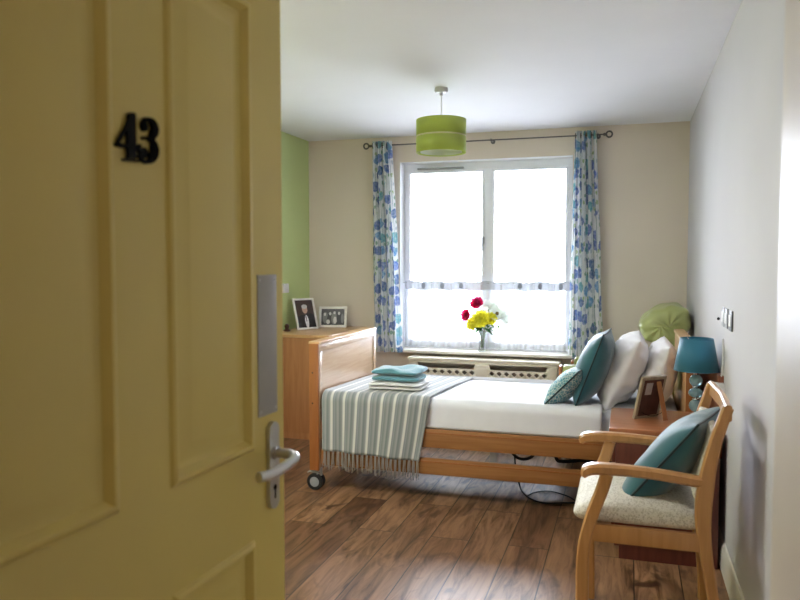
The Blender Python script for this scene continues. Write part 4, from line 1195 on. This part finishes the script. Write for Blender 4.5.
# ------------------------------------------------------------------ vase and flowers on the sill
VX, VY, VZ = -1.555, -0.03, 0.622
vs = thing('vase', 'small clear glass vase on the window sill', 'vase', (VX, VY, VZ))
s = MB(); s.lathe([(0, VZ), (0.030, VZ), (0.032, VZ+0.006), (0.024, VZ+0.04), (0.022, VZ+0.07), (0.032, VZ+0.13), (0.044, VZ+0.165), (0.0415, VZ+0.165), (0.0295, VZ+0.13), (0.0195, VZ+0.07), (0.021, VZ+0.04), (0.022, VZ+0.012), (0, VZ+0.010)], (VX, VY, 0), 32)
obj('glass_body', s, M['vase'], vs)
pink = plain('magenta_petal', srgb(214, 30, 96), 0.5, var=0.15, scale=60); yel = plain('yellow_petal', srgb(244, 238, 70), 0.5, var=0.12, scale=60)
wht = plain('white_petal', srgb(232, 236, 230), 0.5, var=0.04); grn = plain('leaf_green', srgb(62, 120, 58), 0.5, var=0.2, scale=40); stemm = plain('stem_green', srgb(92, 132, 78), 0.5)
for _m in (pink, yel, wht, grn):
    _nt = _m.node_tree; _p = _nt.nodes['Principled BSDF']; _o = _nt.nodes['Material Output']
    _t = N(_nt, 'ShaderNodeBsdfTranslucent'); _nt.links.new(_p.inputs['Base Color'].links[0].from_socket, _t.inputs[0])
    _x = N(_nt, 'ShaderNodeMixShader'); _x.inputs[0].default_value = 0.45
    _nt.links.new(_p.outputs[0], _x.inputs[1]); _nt.links.new(_t.outputs[0], _x.inputs[2]); _nt.links.new(_x.outputs[0], _o.inputs[0])
brown = plain('flower_eye', srgb(110, 92, 52), 0.7)
def flower(kind, tip, label, r, m, petals, layers, cup, face=(0, -1, 0.3), seed=0, eye=False, leaf=True):
    rng = random.Random(seed); tip = Vector(tip); base = Vector((VX+rng.uniform(-.012, .012), VY+rng.uniform(-.012, .012), VZ+0.03))
    t = thing(kind, label, 'flower', base)
    neck = Vector((VX+(tip.x-VX)*0.25, VY+(tip.y-VY)*0.25, VZ+0.165))
    s = MB(); s.tube(crom([base, neck, tip - Vector(face).normalized()*0.01], 8), 0.0028, 6); obj('stem', s, stemm, t)
    Q = Vector(face).normalized().to_track_quat('Z', 'Y').to_matrix().to_4x4()
    s = MB(); s.open = True
    for L_ in range(layers):
        rr = r*(1-0.24*L_); cc = cup + 0.32*L_
        for k in range(petals):
            a = 2*pi*(k + 0.5*L_)/petals + rng.uniform(-.1, .1)
            T = Matrix.Translation(tip) @ Q @ Matrix.Rotation(a, 4, 'Z') @ Matrix.Rotation(-cc, 4, 'Y')
            wd = rr*1.25*pi/petals
            def pf(u, v, T=T, rr=rr, wd=wd, k=k):
                x = rr*v; wv = wd*sin(pi*min(1, v*0.88+0.10))**0.7; y = (2*u-1)*wv
                z = 0.18*rr*v*v - 0.12*rr*(2*u-1)**2*v + 0.05*rr*sin(k*3+v*5)
                return T @ Vector((x, y, z))
            s.grid(pf, 4, 6)
    obj('petals', s, m, t)
    if eye:
        s = MB(); s.sphere(tip + Vector(face).normalized()*0.004, r*0.2, n=10); obj('flower_centre', s, brown, t)
    if leaf:
        s = MB(); s.open = True
        for q in range(3):
            a = rng.uniform(0, 2*pi); p0 = neck + (tip-neck)*rng.uniform(0.15, 0.6); l = rng.uniform(0.05, 0.09)
            d = Vector((cos(a), sin(a)*0.6, rng.uniform(-0.3, 0.4))); sd = d.cross(Vector((0, 0, 1))).normalized()
            s.grid(lambda u, v: p0 + d*l*v + sd*(2*u-1)*0.016*sin(pi*(0.05+0.95*v)) + Vector((0, 0, -0.03*v*v)), 2, 6)
        solidify(obj('leaves', s, grn, t), 0.0008)
flower('magenta_flower', (-1.585, -0.06, 1.005), 'magenta flower, the topmost in the window vase', 0.070, pink, 10, 3, 0.5, (-0.2, -0.8, 0.5), 1)
flower('magenta_flower', (-1.665, -0.07, 0.915), 'lower magenta flower hanging at the edge of the bouquet', 0.064, pink, 10, 3, 0.5, (-0.6, -0.9, 0.2), 2)
flower('yellow_flower', (-1.550, -0.12, 0.885), 'large yellow flower in the centre of the bouquet', 0.085, yel, 12, 4, 0.35, (0, -1, 0.4), 3)
flower('yellow_flower', (-1.615, -0.10, 0.850), 'lowest yellow flower of the bouquet, below the magenta ones', 0.062, yel, 10, 3, 0.4, (-0.5, -1, 0.2), 4)
flower('yellow_flower', (-1.480, -0.09, 0.890), 'yellow flower of the bouquet next to the white ones', 0.062, yel, 10, 3, 0.4, (0.4, -1, 0.4), 5)
flower('white_flower', (-1.430, -0.05, 0.935), 'white open flower with dark centre in the window bouquet', 0.078, wht, 6, 1, 0.35, (0.2, -1, 0.4), 6, eye=True)
flower('white_flower', (-1.500, -0.02, 0.985), 'uppermost white flower at the back of the bouquet', 0.070, wht, 6, 1, 0.5, (0.1, -0.6, 0.8), 7)
flower('white_flower', (-1.375, -0.03, 0.895), 'white flower farthest from the magenta ones in the bouquet', 0.060, wht, 6, 1, 0.4, (0.8, -0.7, 0.2), 8)
gf = thing('foliage_sprig', 'green leafy sprigs spilling over the rim of the vase', 'foliage', (VX, VY, VZ+0.03))
s = MB(); s.open = True; rng = random.Random(3)
for q in range(34):
    a = rng.uniform(0, 2*pi); l = rng.uniform(0.05, 0.10)
    p0 = Vector((VX, VY-0.01, VZ+0.165+rng.uniform(0, 0.05))) + Vector((cos(a), sin(a)*0.5, 0))*rng.uniform(0.02, 0.10)
    d = Vector((cos(a), sin(a)*0.6, rng.uniform(-0.4, 0.35))); sd = d.cross(Vector((0, 0, 1))).normalized(); w = rng.uniform(0.007, 0.014)
    s.grid(lambda u, v: p0 + d*l*v + sd*(2*u-1)*w*sin(pi*(0.05+0.95*v)) + Vector((0, 0, -0.025*v*v)), 2, 5)
solidify(obj('leaves', s, grn, gf), 0.0008)
s = MB()
for q in range(6):
    a = q*1.05; s.tube(crom([(VX+0.008*cos(a), VY+0.008*sin(a), VZ+0.03), (VX+0.02*cos(a), VY+0.02*sin(a), VZ+0.15), (VX+0.09*cos(a), VY+0.04*sin(a), VZ+0.20)], 5), 0.002, 5)
obj('stems', s, stemm, gf)

# groups for the repeated things
for o in [x for x in bpy.data.objects if x.parent is None and 'category' in x]:
    k = o.name.split('.')[0]
    g = {'curtain': 'curtains at the window', 'wall_switch': 'wall plates above the nightstand', 'magenta_flower': 'magenta flowers in the vase',
         'yellow_flower': 'yellow flowers in the vase', 'white_flower': 'white flowers in the vase', 'towel': 'folded towels on the bed',
         'pillow': 'white pillows at the head of the bed'}.get(k)
    if g: o['group'] = g
